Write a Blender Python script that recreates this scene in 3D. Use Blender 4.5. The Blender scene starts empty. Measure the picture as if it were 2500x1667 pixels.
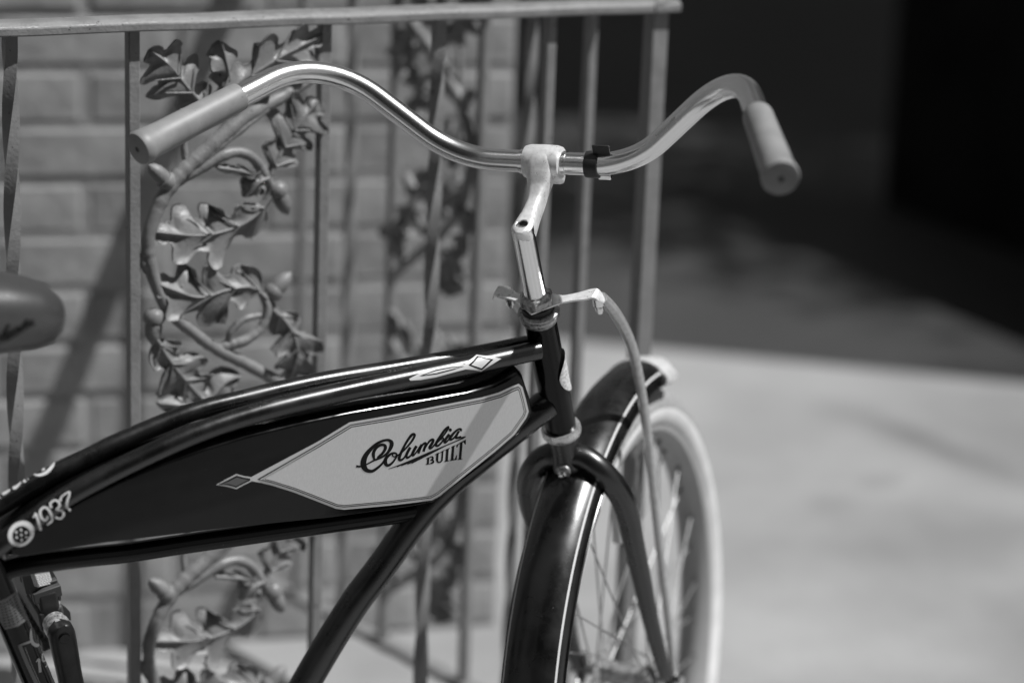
import bpy, math, random
import numpy as np
from mathutils import Vector, Matrix
from mathutils.bvhtree import BVHTree

random.seed(7)
S = bpy.context.scene
C = S.collection
PI = math.pi
V3 = lambda *a: np.array(a, dtype=float)

# ------------------------------------------------------------------ camera
F = 5903.0                      # focal length in pixels of the 2500 x 1667 photograph (85 mm)
CAM = V3(0, 0, 1.3868)
M = np.array([[.9993, .03747, 0.], [.00938, -.2502, .96815], [.03628, -.96747, -.25038]])   # camera axes -> world
u_, _, v_ = np.linalg.svd(M); M = u_ @ v_
cam_d = bpy.data.cameras.new('camera'); cam = bpy.data.objects.new('camera', cam_d); C.objects.link(cam)
cam_d.lens = 85.0; cam_d.sensor_width = 36.0; cam_d.clip_start = .05; cam_d.clip_end = 200
cx_, cy_, cz_ = M[:, 0], -M[:, 1], -M[:, 2]
cam.matrix_world = Matrix([[cx_[i], cy_[i], cz_[i], CAM[i]] for i in range(3)] + [[0, 0, 0, 1]])
cam_d.dof.use_dof = True; cam_d.dof.focus_distance = 2.36; cam_d.dof.aperture_fstop = 2.1
S.camera = cam

# ------------------------------------------------------------------ light
SUN = V3(.60, -.14, 1.0); SUN /= np.linalg.norm(SUN)
world = bpy.data.worlds.new('World'); S.world = world; world.use_nodes = True
wn = world.node_tree.nodes; wl = world.node_tree.links; wn.clear()
sky = wn.new('ShaderNodeTexSky'); sky.sky_type = 'NISHITA'; sky.sun_disc = False; sky.dust_density = 1.5; sky.altitude = 0
sky.sun_elevation = math.asin(SUN[2]); sky.sun_rotation = math.atan2(SUN[0], SUN[1])
bwn = wn.new('ShaderNodeRGBToBW'); bg = wn.new('ShaderNodeBackground'); bg.inputs['Strength'].default_value = .05
wo = wn.new('ShaderNodeOutputWorld')
wl.new(sky.outputs[0], bwn.inputs[0]); wl.new(bwn.outputs[0], bg.inputs[0]); wl.new(bg.outputs[0], wo.inputs[0])
sd = bpy.data.lights.new('sun', 'SUN'); sd.energy = 5.0; sd.angle = math.radians(.55)
so = bpy.data.objects.new('sun', sd); C.objects.link(so)
so.rotation_euler = Vector(SUN).to_track_quat('Z', 'Y').to_euler()
S.view_settings.view_transform = 'Standard'; S.view_settings.look = 'None'
S.view_settings.exposure = 0.0; S.view_settings.gamma = 1.0; S.view_settings.use_curve_mapping = False
S.render.resolution_x = 1024; S.render.resolution_y = 682

# ------------------------------------------------------------------ geometry helpers
def ray(px, py): return M @ V3((px - 1250) / F, (py - 833.5) / F, 1.)
def onpl(px, py, P0, n):
    r = ray(px, py); return CAM + r * (((P0 - CAM) @ n) / (r @ n))
def unit(v): return v / np.linalg.norm(v)
def catmull(P, k=8, closed=False):
    P = [np.array(p, float) for p in P]; n = len(P); out = []
    rng = range(n) if closed else range(n - 1)
    for i in rng:
        p1, p2 = P[i], P[(i + 1) % n]
        p0 = P[(i - 1) % n] if (closed or i > 0) else 2 * p1 - p2
        p3 = P[(i + 2) % n] if (closed or i + 2 < n) else 2 * p2 - p1
        for j in range(k):
            t = j / k
            out.append(.5 * ((2 * p1) + (-p0 + p2) * t + (2 * p0 - 5 * p1 + 4 * p2 - p3) * t * t + (-p0 + 3 * p1 - 3 * p2 + p3) * t ** 3))
    if not closed: out.append(P[-1])
    return out
def lerp_list(vals, n):
    return list(np.interp(np.linspace(0, 1, n), np.linspace(0, 1, len(vals)), vals))

class MB:
    def __init__(s): s.v = []; s.f = []; s.sharp = None
    def add(s, verts, faces):
        o = len(s.v); s.v.extend([tuple(map(float, p)) for p in verts]); s.f.extend([tuple(i + o for i in f) for f in faces]); return s
    def loft(s, rings, cap=True, closed_path=False):
        n = len(rings[0]); vs = [p for r in rings for p in r]; fs = []; m = len(rings)
        for i in range(m if closed_path else m - 1):
            a = i * n; b = ((i + 1) % m) * n
            for j in range(n):
                k = (j + 1) % n; fs.append((a + j, a + k, b + k, b + j))
        if cap and not closed_path:
            fs.append(tuple(range(n))[::-1]); fs.append(tuple((m - 1) * n + i for i in range(n)))
        return s.add(vs, fs)
    def tube(s, pts, r, seg=20, cap=True, closed=False, flat=None):
        pts = [np.array(p, float) for p in pts]; n = len(pts)
        rr = lerp_list(r, n) if hasattr(r, '__len__') else [r] * n
        T = []
        for i in range(n):
            a = pts[(i - 1) % n] if (closed or i > 0) else pts[i]; b = pts[(i + 1) % n] if (closed or i < n - 1) else pts[i]
            T.append(unit(b - a))
        up = V3(0, 0, 1) if abs(T[0][2]) < .9 else V3(1, 0, 0)
        if flat is not None: up = np.array(flat, float)
        N = unit(np.cross(T[0], np.cross(up, T[0]))); rings = []
        for i in range(n):
            N = unit(N - (N @ T[i]) * T[i]); B = np.cross(T[i], N)
            rings.append([pts[i] + rr[i] * (math.cos(a) * N + math.sin(a) * B) for a in np.linspace(0, 2 * PI, seg, endpoint=False)])
        return s.loft(rings, cap, closed)
    def box(s, c, ax, hs):
        c = np.array(c); A, B, D = [np.array(a) for a in ax]; vs = []
        for i in (-1, 1):
            for j in (-1, 1):
                for k in (-1, 1): vs.append(c + i * hs[0] * A + j * hs[1] * B + k * hs[2] * D)
        return s.add(vs, [(0, 1, 3, 2), (4, 6, 7, 5), (0, 4, 5, 1), (2, 3, 7, 6), (0, 2, 6, 4), (1, 5, 7, 3)])
    def lathe(s, O, ax, prof, seg=40, ref=None):
        ax = unit(np.array(ax, float)); ref = np.array(ref if ref is not None else ((1, 0, 0) if abs(ax[0]) < .8 else (0, 1, 0)), float)
        X = unit(ref - (ref @ ax) * ax); Y = np.cross(ax, X)
        rings = [[O + z * ax + r * (math.cos(a) * X + math.sin(a) * Y) for a in np.linspace(0, 2 * PI, seg, endpoint=False)] for r, z in prof]
        return s.loft(rings, True)
    def ball(s, c, r, ax=None, k=(1, 1, 1), seg=16):
        A = np.eye(3) if ax is None else np.array(ax); rings = []
        for t in np.linspace(.02, PI - .02, seg // 2 + 1):
            rings.append([c + A.T @ V3(k[0] * r * math.sin(t) * math.cos(a), k[1] * r * math.sin(t) * math.sin(a), k[2] * r * math.cos(t)) for a in np.linspace(0, 2 * PI, seg, endpoint=False)])
        return s.loft(rings)
    def build(s, name, mat, parent=None, smooth=True, bevel=0, angle=35):
        me = bpy.data.meshes.new(name); me.from_pydata(s.v, [], s.f); me.validate(); me.update()
        import bmesh
        bm = bmesh.new(); bm.from_mesh(me); bmesh.ops.recalc_face_normals(bm, faces=bm.faces)
        if smooth:
            for e in bm.edges:
                if len(e.link_faces) == 2 and e.calc_face_angle(0) > math.radians(angle): e.smooth = False
            for f in bm.faces: f.smooth = True
        bm.to_mesh(me); bm.free()
        if mat: me.materials.append(mat)
        o = bpy.data.objects.new(name, me); C.objects.link(o)
        if parent is not None:
            o.parent = parent; o.matrix_parent_inverse = Matrix(parent_world(parent)).inverted()
        if bevel:
            b = o.modifiers.new('bevel', 'BEVEL'); b.width = bevel; b.segments = 2; b.limit_method = 'ANGLE'; b.angle_limit = .6
        return o
def parent_world(p):
    m = p.matrix_basis.copy(); q = p
    while q.parent is not None:
        m = q.parent.matrix_basis @ q.matrix_parent_inverse @ m; q = q.parent
    return m
def thing(name, loc, label, cat, group=None):
    o = bpy.data.objects.new(name, None); C.objects.link(o); o.location = Vector(loc); o.empty_display_size = .1
    o['label'] = label; o['category'] = cat
    if group: o['group'] = group
    return o

# ------------------------------------------------------------------ materials (the photograph is black and white: all greys)
def mat(name, g, rough=.5, metal=0., coat=0., noise=None, bump=None, spec=.5, stretch=(1, 1, 1), flecks=None):
    m = bpy.data.materials.new(name); m.use_nodes = True; nt = m.node_tree; b = nt.nodes['Principled BSDF']
    b.inputs['Base Color'].default_value = (g, g, g, 1); b.inputs['Roughness'].default_value = rough
    b.inputs['Metallic'].default_value = metal; b.inputs['Coat Weight'].default_value = coat; b.inputs['Coat Roughness'].default_value = .04
    b.inputs['Specular IOR Level'].default_value = spec
    tc = nt.nodes.new('ShaderNodeTexCoord'); mp = nt.nodes.new('ShaderNodeMapping'); mp.inputs['Scale'].default_value = stretch
    nt.links.new(tc.outputs['Object'], mp.inputs[0])
    if noise:                                       # (scale, low factor, high factor[, rough low, rough high])
        n = nt.nodes.new('ShaderNodeTexNoise'); n.inputs['Scale'].default_value = noise[0]; n.inputs['Detail'].default_value = 8; n.inputs['Roughness'].default_value = .62
        nt.links.new(mp.outputs[0], n.inputs['Vector'])
        r = nt.nodes.new('ShaderNodeValToRGB'); r.color_ramp.elements[0].position = .36; r.color_ramp.elements[1].position = .66
        a, c = g * noise[1], g * noise[2]
        r.color_ramp.elements[0].color = (a, a, a, 1); r.color_ramp.elements[1].color = (c, c, c, 1)
        nt.links.new(n.outputs[0], r.inputs[0]); nt.links.new(r.outputs[0], b.inputs['Base Color'])
        if len(noise) > 3:
            q = nt.nodes.new('ShaderNodeMapRange'); q.inputs[1].default_value = .35; q.inputs[2].default_value = .65
            q.inputs[3].default_value = noise[3]; q.inputs[4].default_value = noise[4]
            nt.links.new(n.outputs[0], q.inputs[0]); nt.links.new(q.outputs[0], b.inputs['Roughness'])
    if flecks:                                      # (scale, threshold, grey)
        n3 = nt.nodes.new('ShaderNodeTexNoise'); n3.inputs['Scale'].default_value = flecks[0]; n3.inputs['Detail'].default_value = 3
        nt.links.new(tc.outputs['Object'], n3.inputs['Vector'])
        r3 = nt.nodes.new('ShaderNodeMapRange'); r3.inputs[1].default_value = flecks[1]; r3.inputs[2].default_value = flecks[1] + .025
        nt.links.new(n3.outputs[0], r3.inputs[0])
        mx = nt.nodes.new('ShaderNodeMix'); mx.data_type = 'RGBA'; mx.inputs[7].default_value = (flecks[2],) * 3 + (1,)
        if b.inputs['Base Color'].links: nt.links.new(b.inputs['Base Color'].links[0].from_socket, mx.inputs[6])
        else: mx.inputs[6].default_value = (g, g, g, 1)
        nt.links.new(r3.outputs[0], mx.inputs[0]); nt.links.new(mx.outputs[2], b.inputs['Base Color'])
    if bump:                                        # (scale, distance, strength)
        n2 = nt.nodes.new('ShaderNodeTexNoise'); n2.inputs['Scale'].default_value = bump[0]; n2.inputs['Detail'].default_value = 6
        nt.links.new(mp.outputs[0], n2.inputs['Vector'])
        bu = nt.nodes.new('ShaderNodeBump'); bu.inputs['Distance'].default_value = bump[1]; bu.inputs['Strength'].default_value = bump[2]
        nt.links.new(n2.outputs[0], bu.inputs['Height']); nt.links.new(bu.outputs[0], b.inputs['Normal'])
    return m
ENAMEL = mat('gloss_enamel', .004, .27, spec=.9, noise=(30, .6, 1.8, .22, .36), bump=(700, .0004, .12), flecks=(330, .745, .10))
BLACK = mat('black_enamel', .003, .12, flecks=(300, .74, .07), spec=.26, noise=(38, .6, 1.8, .08, .2))
BLACKP = mat('black_plastic', .015, .5, noise=(60, .7, 1.5))
CHROME = mat('worn_chrome', .86, .14, metal=1, noise=(900, .97, 1.02, .19, .26))
ALLOY = mat('cast_alloy', .88, .3, metal=.42, noise=(160, .88, 1.05, .26, .46), bump=(420, .0006, .25))
DULL = mat('rusty_steel', .5, .42, metal=.6, noise=(260, .4, 1.2, .25, .6), bump=(300, .001, .4))
ZINC = mat('silver_rod', .62, .38, metal=.6, noise=(150, .85, 1.1))
GRIP = mat('grey_rubber', .24, .5, flecks=(260, .72, .12), noise=(30, .82, 1.1), bump=(90, .0006, .25))
RUB = mat('dark_rubber', .05, .6)
TREAD = mat('tyre_tread', .30, .8, noise=(120, .8, 1.2), bump=(160, .002, .5))
WHITE = mat('whitewall', .74, .6, noise=(22, .86, 1.04))
RIMM = mat('rim_paint', .33, .4, noise=(20, .95, 1.05))
LEATHER = mat('saddle_vinyl', .04, .34, spec=1.0, noise=(25, .9, 1.1), bump=(500, .0006, .4))
PAINTW = mat('pinstripe_paint', .62, .35)
SILVER = mat('brushed_silver', .72, .38, metal=.3, noise=(150, .94, 1.05, .36, .5), stretch=(6, 6, .6))
EDGE = mat('decal_border', .70, .35, metal=.2)
INK = mat('decal_ink', .008, .5, spec=.15)
DGREY = mat('decal_grey', .12, .4)
PAPER = mat('label_foil', .13, .4, noise=(500, .7, 1.15))
RPAINT = mat('railing_paint', .20, .46, flecks=(170, .69, .05), noise=(35, .86, 1.1, .36, .6), bump=(260, .0012, .5))
BRICK = mat('painted_brick', .32, .8, noise=(11, .74, 1.1), bump=(48, .004, .6))
nt_ = BRICK.node_tree; b_ = nt_.nodes['Principled BSDF']; oi = nt_.nodes.new('ShaderNodeObjectInfo'); mr = nt_.nodes.new('ShaderNodeMapRange'); mr.inputs[3].default_value = .86; mr.inputs[4].default_value = 1.06
mx_ = nt_.nodes.new('ShaderNodeMix'); mx_.data_type = 'RGBA'; mx_.blend_type = 'MULTIPLY'; mx_.inputs[0].default_value = 1
nt_.links.new(oi.outputs['Random'], mr.inputs[0]); nt_.links.new(b_.inputs['Base Color'].links[0].from_socket, mx_.inputs[6]); nt_.links.new(mr.outputs[0], mx_.inputs[7]); nt_.links.new(mx_.outputs[2], b_.inputs['Base Color'])
MORTAR = mat('painted_mortar', .285, .85, noise=(20, .85, 1.1), bump=(90, .004, .6))

def ground_mat(name, g, dark_patches=None, sc=3.):
    m = mat(name, g, .85, noise=(sc, .74, 1.08), bump=(60, .004, .5)); nt = m.node_tree; b = nt.nodes['Principled BSDF']
    src = b.inputs['Base Color'].links[0].from_socket
    tc = nt.nodes.new('ShaderNodeTexCoord')
    n = nt.nodes.new('ShaderNodeTexNoise'); n.inputs['Scale'].default_value = 180; n.inputs['Detail'].default_value = 4
    nt.links.new(tc.outputs['Object'], n.inputs['Vector'])
    q = nt.nodes.new('ShaderNodeMapRange'); q.inputs[3].default_value = .8; q.inputs[4].default_value = 1.2; nt.links.new(n.outputs[0], q.inputs[0])
    mu = nt.nodes.new('ShaderNodeMix'); mu.data_type = 'RGBA'; mu.blend_type = 'MULTIPLY'; mu.inputs[0].default_value = 1
    nt.links.new(src, mu.inputs[6]); nt.links.new(q.outputs[0], mu.inputs[7]); last = mu.outputs[2]
    for st in (dark_patches or []):                        # soft darker patches in the ground colour: (x, y, angle, half length, half width, factor)
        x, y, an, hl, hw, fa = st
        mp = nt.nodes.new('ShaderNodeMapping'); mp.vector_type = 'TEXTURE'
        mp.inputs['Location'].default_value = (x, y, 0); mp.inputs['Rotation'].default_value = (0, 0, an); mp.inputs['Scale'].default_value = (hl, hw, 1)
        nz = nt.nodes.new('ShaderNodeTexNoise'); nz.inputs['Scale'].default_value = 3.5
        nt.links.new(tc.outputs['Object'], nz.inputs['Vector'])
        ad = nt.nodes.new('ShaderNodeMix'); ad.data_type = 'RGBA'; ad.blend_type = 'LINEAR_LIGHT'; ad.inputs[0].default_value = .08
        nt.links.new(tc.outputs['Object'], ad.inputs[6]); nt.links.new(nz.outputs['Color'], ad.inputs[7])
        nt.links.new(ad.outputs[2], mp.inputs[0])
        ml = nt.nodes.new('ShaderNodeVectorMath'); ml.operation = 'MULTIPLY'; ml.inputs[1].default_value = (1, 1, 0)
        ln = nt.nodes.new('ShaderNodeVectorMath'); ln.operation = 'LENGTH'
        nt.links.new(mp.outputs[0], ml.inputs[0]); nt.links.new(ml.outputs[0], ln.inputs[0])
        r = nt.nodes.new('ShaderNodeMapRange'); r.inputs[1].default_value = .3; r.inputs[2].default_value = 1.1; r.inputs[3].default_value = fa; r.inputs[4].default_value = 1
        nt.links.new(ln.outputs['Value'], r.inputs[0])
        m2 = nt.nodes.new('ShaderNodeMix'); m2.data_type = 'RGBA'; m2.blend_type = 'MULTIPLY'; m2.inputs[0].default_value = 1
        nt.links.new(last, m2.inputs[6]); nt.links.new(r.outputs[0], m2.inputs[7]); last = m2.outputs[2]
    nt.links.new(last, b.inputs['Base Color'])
    return m
CONC = ground_mat('concrete', .325, dark_patches=[(.83, 4.68, math.radians(-60), .34, .07, .62), (1.25, 3.3, .6, 1.0, .6, .64), (1.35, 4.5, 1.8, .9, .4, .74), (.7, 4.1, .3, .35, .2, .86), (.85, 3.0, .2, .5, .22, .84), (.72, 4.42, 1, .09, .05, .78), (.30, 3.9, 0.5, .3, .2, .93), (.75, 3.7, 2.5, .35, .16, .92), (.62, 4.25, 1, .10, .07, .9)], sc=1.6)  # first patch is a cast shadow painted in; wide ones darken the right side
ASPH = ground_mat('asphalt', .043, dark_patches=[(1.25, 5.6, 0, .34, .26, .35), (1.9, 6.3, .3, 1.1, .8, .5)], sc=1.2)  # darker patches by the kerb and at the right of the road

# ------------------------------------------------------------------ setting: ground
def struct(o): o['kind'] = 'structure'; return o
KY = lambda x: 5.42 - .23 * x                                # kerb line
bx = MB(); xs = [-40, -6, -3, 0, 3, 6, 40]
top = [(x, .95, 0) for x in xs] + [(x, KY(x), 0) for x in xs] + [(x, KY(x), -.13) for x in xs] + [(x, .95, -.3) for x in xs]
n = len(xs); fs = []
fs += [(i, i + 1, 3 * n + i + 1, 3 * n + i) for i in range(n - 1)]
for i in range(n - 1):
    fs += [(i, i + 1, n + i + 1, n + i), (n + i, n + i + 1, 2 * n + i + 1, 2 * n + i), (2 * n + i, 2 * n + i + 1, 3 * n + i + 1, 3 * n + i)]
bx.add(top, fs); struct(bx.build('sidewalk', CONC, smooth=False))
rd = MB(); rd.add([(-60, -60, -.12), (60, -60, -.12), (60, 80, -.12), (-60, 80, -.12)], [(0, 1, 2, 3)]); struct(rd.build('road', ASPH, smooth=False))

# ------------------------------------------------------------------ buildings
WD = unit(V3(math.cos(math.radians(15.6)), math.sin(math.radians(15.6)), 0)); WN = V3(WD[1], -WD[0], 0)   # along the wall, out of the wall
W0 = V3(-.637, 3.399, 0)
wall = thing('brick_wall', W0 + WD * .2 + V3(0, 0, 0), 'painted grey brick house wall behind the oak leaf iron railing', 'wall')
WEND = .655; PH = .127
mb = MB(); Z = V3(0, 0, 1)
mb.box(W0 + WD * (WEND - 1.5 - .004) - WN * .1625 + Z * 1.4, (WD, WN, Z), (1.5, .16, 1.42)); mb.build('mortar_core', MORTAR, wall, smooth=False)
bl, bh, bd = .243, .0700, .1; pit = .0800; pl = .254
def brickmesh(k, L):
    m = MB(); rng = random.Random(k); j = lambda s: rng.uniform(-s, s)
    m.box((0, 0, 0), (V3(1, 0, 0), V3(0, 1, 0), V3(0, 0, 1)), (L / 2 + j(.002), bd / 2, bh / 2 + j(.0012)))
    me = bpy.data.meshes.new('brick'); me.from_pydata(m.v, [], m.f); me.materials.append(BRICK); return me
full = [brickmesh(k, bl) for k in range(4)]; half = [brickmesh(9, .116)]
ang = math.atan2(WD[1], WD[0])
def put_brick(me, s, z):
    o = bpy.data.objects.new('brick', me); C.objects.link(o); o.parent = wall; o.matrix_parent_inverse = Matrix(wall.matrix_basis).inverted()
    P = W0 + WD * s + WN * (-.0500 + random.uniform(-.0016, .0016)) + Z * z
    o.location = Vector(P); o.rotation_euler = (random.uniform(-.008, .008), 0, ang + random.uniform(-.006, .006))
    m2 = o.modifiers.new('bevel', 'BEVEL'); m2.width = .006; m2.segments = 2
for r in range(19):
    z = .040 + r * pit
    s = WEND - pl / 2 - (0 if r % 2 else PH)
    if not r % 2: put_brick(half[0], WEND - PH / 2, z)
    for k in range(6):
        put_brick(random.choice(full), s - k * pl, z)
# rest of the wall (left of the frame and above it) as one coarse face of the same brick
mb = MB()
for r in range(19):
    for k in range(11):
        s0 = WEND - 6.5 * pl - (PH if r % 2 == 0 else 0) - k * pl
        if s0 < -2.2: break
        mb.box(W0 + WD * (s0) + WN * (-.045) + Z * (.040 + r * pit), (WD, WN, Z), (bl / 2, bd / 2, bh / 2))
for r in range(19, 34):
    for k in range(15):
        s0 = WEND - pl / 2 - (PH if r % 2 == 0 else 0) - k * pl
        mb.box(W0 + WD * s0 + WN * (-.045) + Z * (.040 + r * pit), (WD, WN, Z), (bl / 2, bd / 2, bh / 2))
o = mb.build('brickwork', BRICK, wall, smooth=False); o['kind'] = 'stuff'

def facade(name, P, D, N, w, h, dep, g, label, rows, cols):
    t = thing(name, P, label, 'building'); A = V3(*D, 0); B = V3(*N, 0)
    m = mat(name + '_wall', g, .8, noise=(2, .85, 1.1))
    mb = MB(); mb.box(P + A * w / 2 - B * dep / 2 + Z * h / 2, (A, B, Z), (w / 2, dep / 2, h / 2)); mb.build('wall', m, t, smooth=False)
    mb = MB(); mb.box(P + A * w / 2 + B * .12 + Z * (h + .1), (A, B, Z), (w / 2 + .15, .3, .14)); mb.build('cornice', m, t, smooth=False)
    for r in range(rows):
        for c in range(cols):
            q = P + A * (w * (c + .5) / cols) + B * .01 + Z * (1.2 + r * 3.0 + .75)
            if q[2] + 1 > h: continue
            f = MB(); f.box(q, (A, B, Z), (.55, .035, .8)); fo = f.build('window', PAINTW, t, smooth=False)
            f = MB(); f.box(q + B * .03, (A, B, Z), (.47, .012, .72)); f.build('pane', WINGL, fo, smooth=False)
WINGL = mat('window_glass', .03, .08)
# the building whose shade falls on the far road, right of the frame
facade('corner_building', V3(9.3, 7.2, -.12), (0, 1), (-1, 0), 26, 18.0, 8, .12, 'tall dark brick building across the road beyond the right edge', 5, 7)
KA, KB = onpl(2150, 500, V3(0, 0, -.12), V3(0, 0, 1)), onpl(2500, 628, V3(0, 0, -.12), V3(0, 0, 1))
kd = unit(KB - KA); kn = V3(kd[1], -kd[0], 0)
dw = thing('dark_block', KA, 'low black block added on the far side of the road to darken the upper right', 'dark_block')  # black block put in to deepen the dark upper right
BLOCKM = mat('block_black', .012, .9, noise=(3, .6, 1.4), spec=.1)
for k in range(9):
    mb = MB(); mb.box(KA + kd * (.3 + .6 * k) - kn * .02 + Z * .65, (kd, kn, Z), (.297, .012, .65)); mb.build('panel', BLOCKM, dw, smooth=False)
mb = MB(); mb.box(KA + kd * 2.7 - kn * .065 + Z * .65, (kd, kn, Z), (2.7, .03, .64)); mb.build('backing', BLOCKM, dw, smooth=False)
LEAFM = mat('caster_tree_leaf', .07, .6); BARKM = mat('bark', .10, .9, noise=(9, .7, 1.2), bump=(20, .02, .6))
def caster_tree(P, label, cr, hgt, n, seed, squash=.8):  # out-of-view trees, added so their dapple softens the far shade edge
    t = thing('caster_tree', P, label, 'tree', 'unseen trees added to dapple the far road'); rg = np.random.RandomState(seed)
    mb = MB(); mb.tube(catmull([P, P + V3(.05, .03, hgt * .3), P + V3(-.06, .05, hgt * .62), P + V3(.02, 0, hgt * .9)], 5), (.16, .13, .10, .05), 12); mb.build('trunk', BARKM, t)
    mb = MB()
    for k in range(9):
        a = rg.rand() * 2 * PI; e = P + V3(math.cos(a) * cr * .6, math.sin(a) * cr * .6, hgt * (.75 + .35 * rg.rand()))
        mb.tube(catmull([P + V3(0, 0, hgt * (.5 + .03 * k)), (P + V3(0, 0, hgt * .7)) * .5 + e * .5, e], 4), (.05, .03, .012), 7)
    mb.build('limb', BARKM, t)
    cen = []
    while len(cen) < 70:
        d = rg.uniform(-1, 1, 3)
        if d @ d < 1: cen.append(P + V3(d[0] * cr, d[1] * cr, hgt + d[2] * cr * squash))
    c = np.array(cen)[rg.randint(0, 70, n)] + rg.normal(0, cr * .13, (n, 3)); a = rg.normal(0, 1, (n, 3)); b = rg.normal(0, 1, (n, 3))
    a /= np.linalg.norm(a, axis=1)[:, None]; b -= (a * b).sum(1)[:, None] * a; b /= np.linalg.norm(b, axis=1)[:, None]; w = rg.uniform(.03, .055, n)[:, None]
    v = np.stack([c - a * w * 1.3, c + b * w * .7, c + a * w * 1.3, c - b * w * .7], 1).reshape(-1, 3)
    me = bpy.data.meshes.new('crown'); me.from_pydata(v.tolist(), [], [(4 * i, 4 * i + 1, 4 * i + 2, 4 * i + 3) for i in range(n)]); me.materials.append(LEAFM)
    o = bpy.data.objects.new('crown', me); C.objects.link(o); o.parent = t; o.matrix_parent_inverse = Matrix(t.matrix_basis).inverted(); return t
caster_tree(V3(5.0, 7.0, -.12), 'unseen leafy tree added beyond the right edge to soften the road shade', 1.7, 7.2, 5200, 3)
caster_tree(V3(7.4, 6.4, -.12), 'second unseen tree added for the road shade, further right than the first', 1.9, 8.6, 5200, 5)
# the street behind the camera, seen only as reflections in the chrome and enamel
facade('terrace_house', V3(9, -5.5, -.12), (-1, 0), (0, 1), 18, 10.5, 5, .09, 'dark terrace building across the pavement behind the camera', 2, 6)

facade('sky_blocker', V3(-1.75, 3.0, 0), (0, -1), (1, 0), 3.6, 7.0, 3, .10, 'unseen dark brick wing added beside the left end of the railing to cut skylight', 2, 2)  # added out of view; blocks sky from the left to darken that side
# ------------------------------------------------------------------ railing
RA = V3(-.518, 2.391, 0); RB = V3(.153, 2.807, 0); RE = V3(-.390, 3.468, 0)
D1 = unit(RB - RA); N1 = V3(D1[1], -D1[0], 0); D2 = unit(RE - RB); N2 = V3(-D2[1], D2[0], 0)
RZ = 1.07; BZ = .115
rail = thing('iron_railing', (RA + RB) / 2, 'grey painted wrought iron railing with cast oak leaf and acorn panels turning a corner', 'railing')
def railbar(P, Q, z, hw, hh, name, round_top=True):
    mb = MB(); d = unit(Q - P); nn = V3(d[1], -d[0], 0)
    prof = [(-hw, -hh), (hw, -hh), (hw, hh * .15), (hw * .72, hh * .8), (0, hh), (-hw * .72, hh * .8), (-hw, hh * .15)] if round_top else [(-hw, -hh), (hw, -hh), (hw, hh), (-hw, hh)]
    rings = []
    k = 30
    for i in range(k + 1):
        X = P + (Q - P) * i / k; w = .0006 * math.sin(i * 2.1)
        rings.append([X + nn * (a + w) + Z * (z + b + w) for a, b in prof])
    mb.loft(rings); return mb.build(name, RPAINT, rail, bevel=.0015)
J = unit(D1 - D2)
railbar(RA - D1 * 1.0, RB + D1 * .021, RZ, .0205, .0075, 'top_rail')
railbar(RB - D2 * .019, RE, RZ + .0006, .0195, .007, 'top_rail')
railbar(RA - D1 * 1.0, RB - D1 * .01, BZ, .013, .0065, 'bottom_rail', False)
railbar(RB + D2 * .012, RE, BZ + .0004, .012, .006, 'bottom_rail', False)
def bar(P, d, half, name='baluster', z0=None, z1=None, twist=False, ph=0):
    nn = V3(d[1], -d[0], 0); z0 = BZ if z0 is None else z0; z1 = RZ - .006 if z1 is None else z1
    mb = MB(); k = 120 if twist else 8; rings = []
    for i in range(k + 1):
        z = z0 + (z1 - z0) * i / k; a = 0
        if twist:
            s = max(0., (z1 - .02 - z)); a = s / .095 * PI / 2 + ph
        ca, sa = math.cos(a), math.sin(a); c = P + Z * z; q = []
        for x, y in ((-1, -1), (1, -1), (1, 1), (-1, 1)):
            x *= half; y *= half; q.append(c + d * (x * ca - y * sa) + nn * (x * sa + y * ca))
        rings.append(q)
    mb.loft(rings); return mb.build(name, RPAINT, rail, angle=50, bevel=.0012 if not twist else 0)
sx = lambda px: (onpl(px, 200, RB, N1) - RA) @ D1
sy = lambda px: (onpl(px, 200, RB, N2) - RB) @ D2
for s, tw in ((sx(323) - .39, 0), (sx(323) - .26, 0), (sx(25), 1), (sx(323), 0), (sx(790), 0), (sx(1068), 1), (sx(1337), 0)):
    bar(RA + D1 * s, D1, .0062, 'twisted_baluster' if tw else 'baluster', twist=bool(tw))
bar(RB + V3(.0, .0, 0), D1, .0105, 'corner_post', z0=-.02, z1=RZ - .006)
bar(RA - D1 * .55, D1, .0105, 'corner_post', z0=-.02, z1=RZ - .006)
L2 = np.linalg.norm(RE - RB)
for s, tw in ((sy(1437), 0), (sy(1294), 1), (sy(1180), 0), (sy(967), 0), (sy(861), 1), (sy(743), 0)):
    bar(RB + D2 * s, D2, .0062, 'twisted_baluster' if tw else 'baluster', twist=bool(tw), ph=.5)

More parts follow.
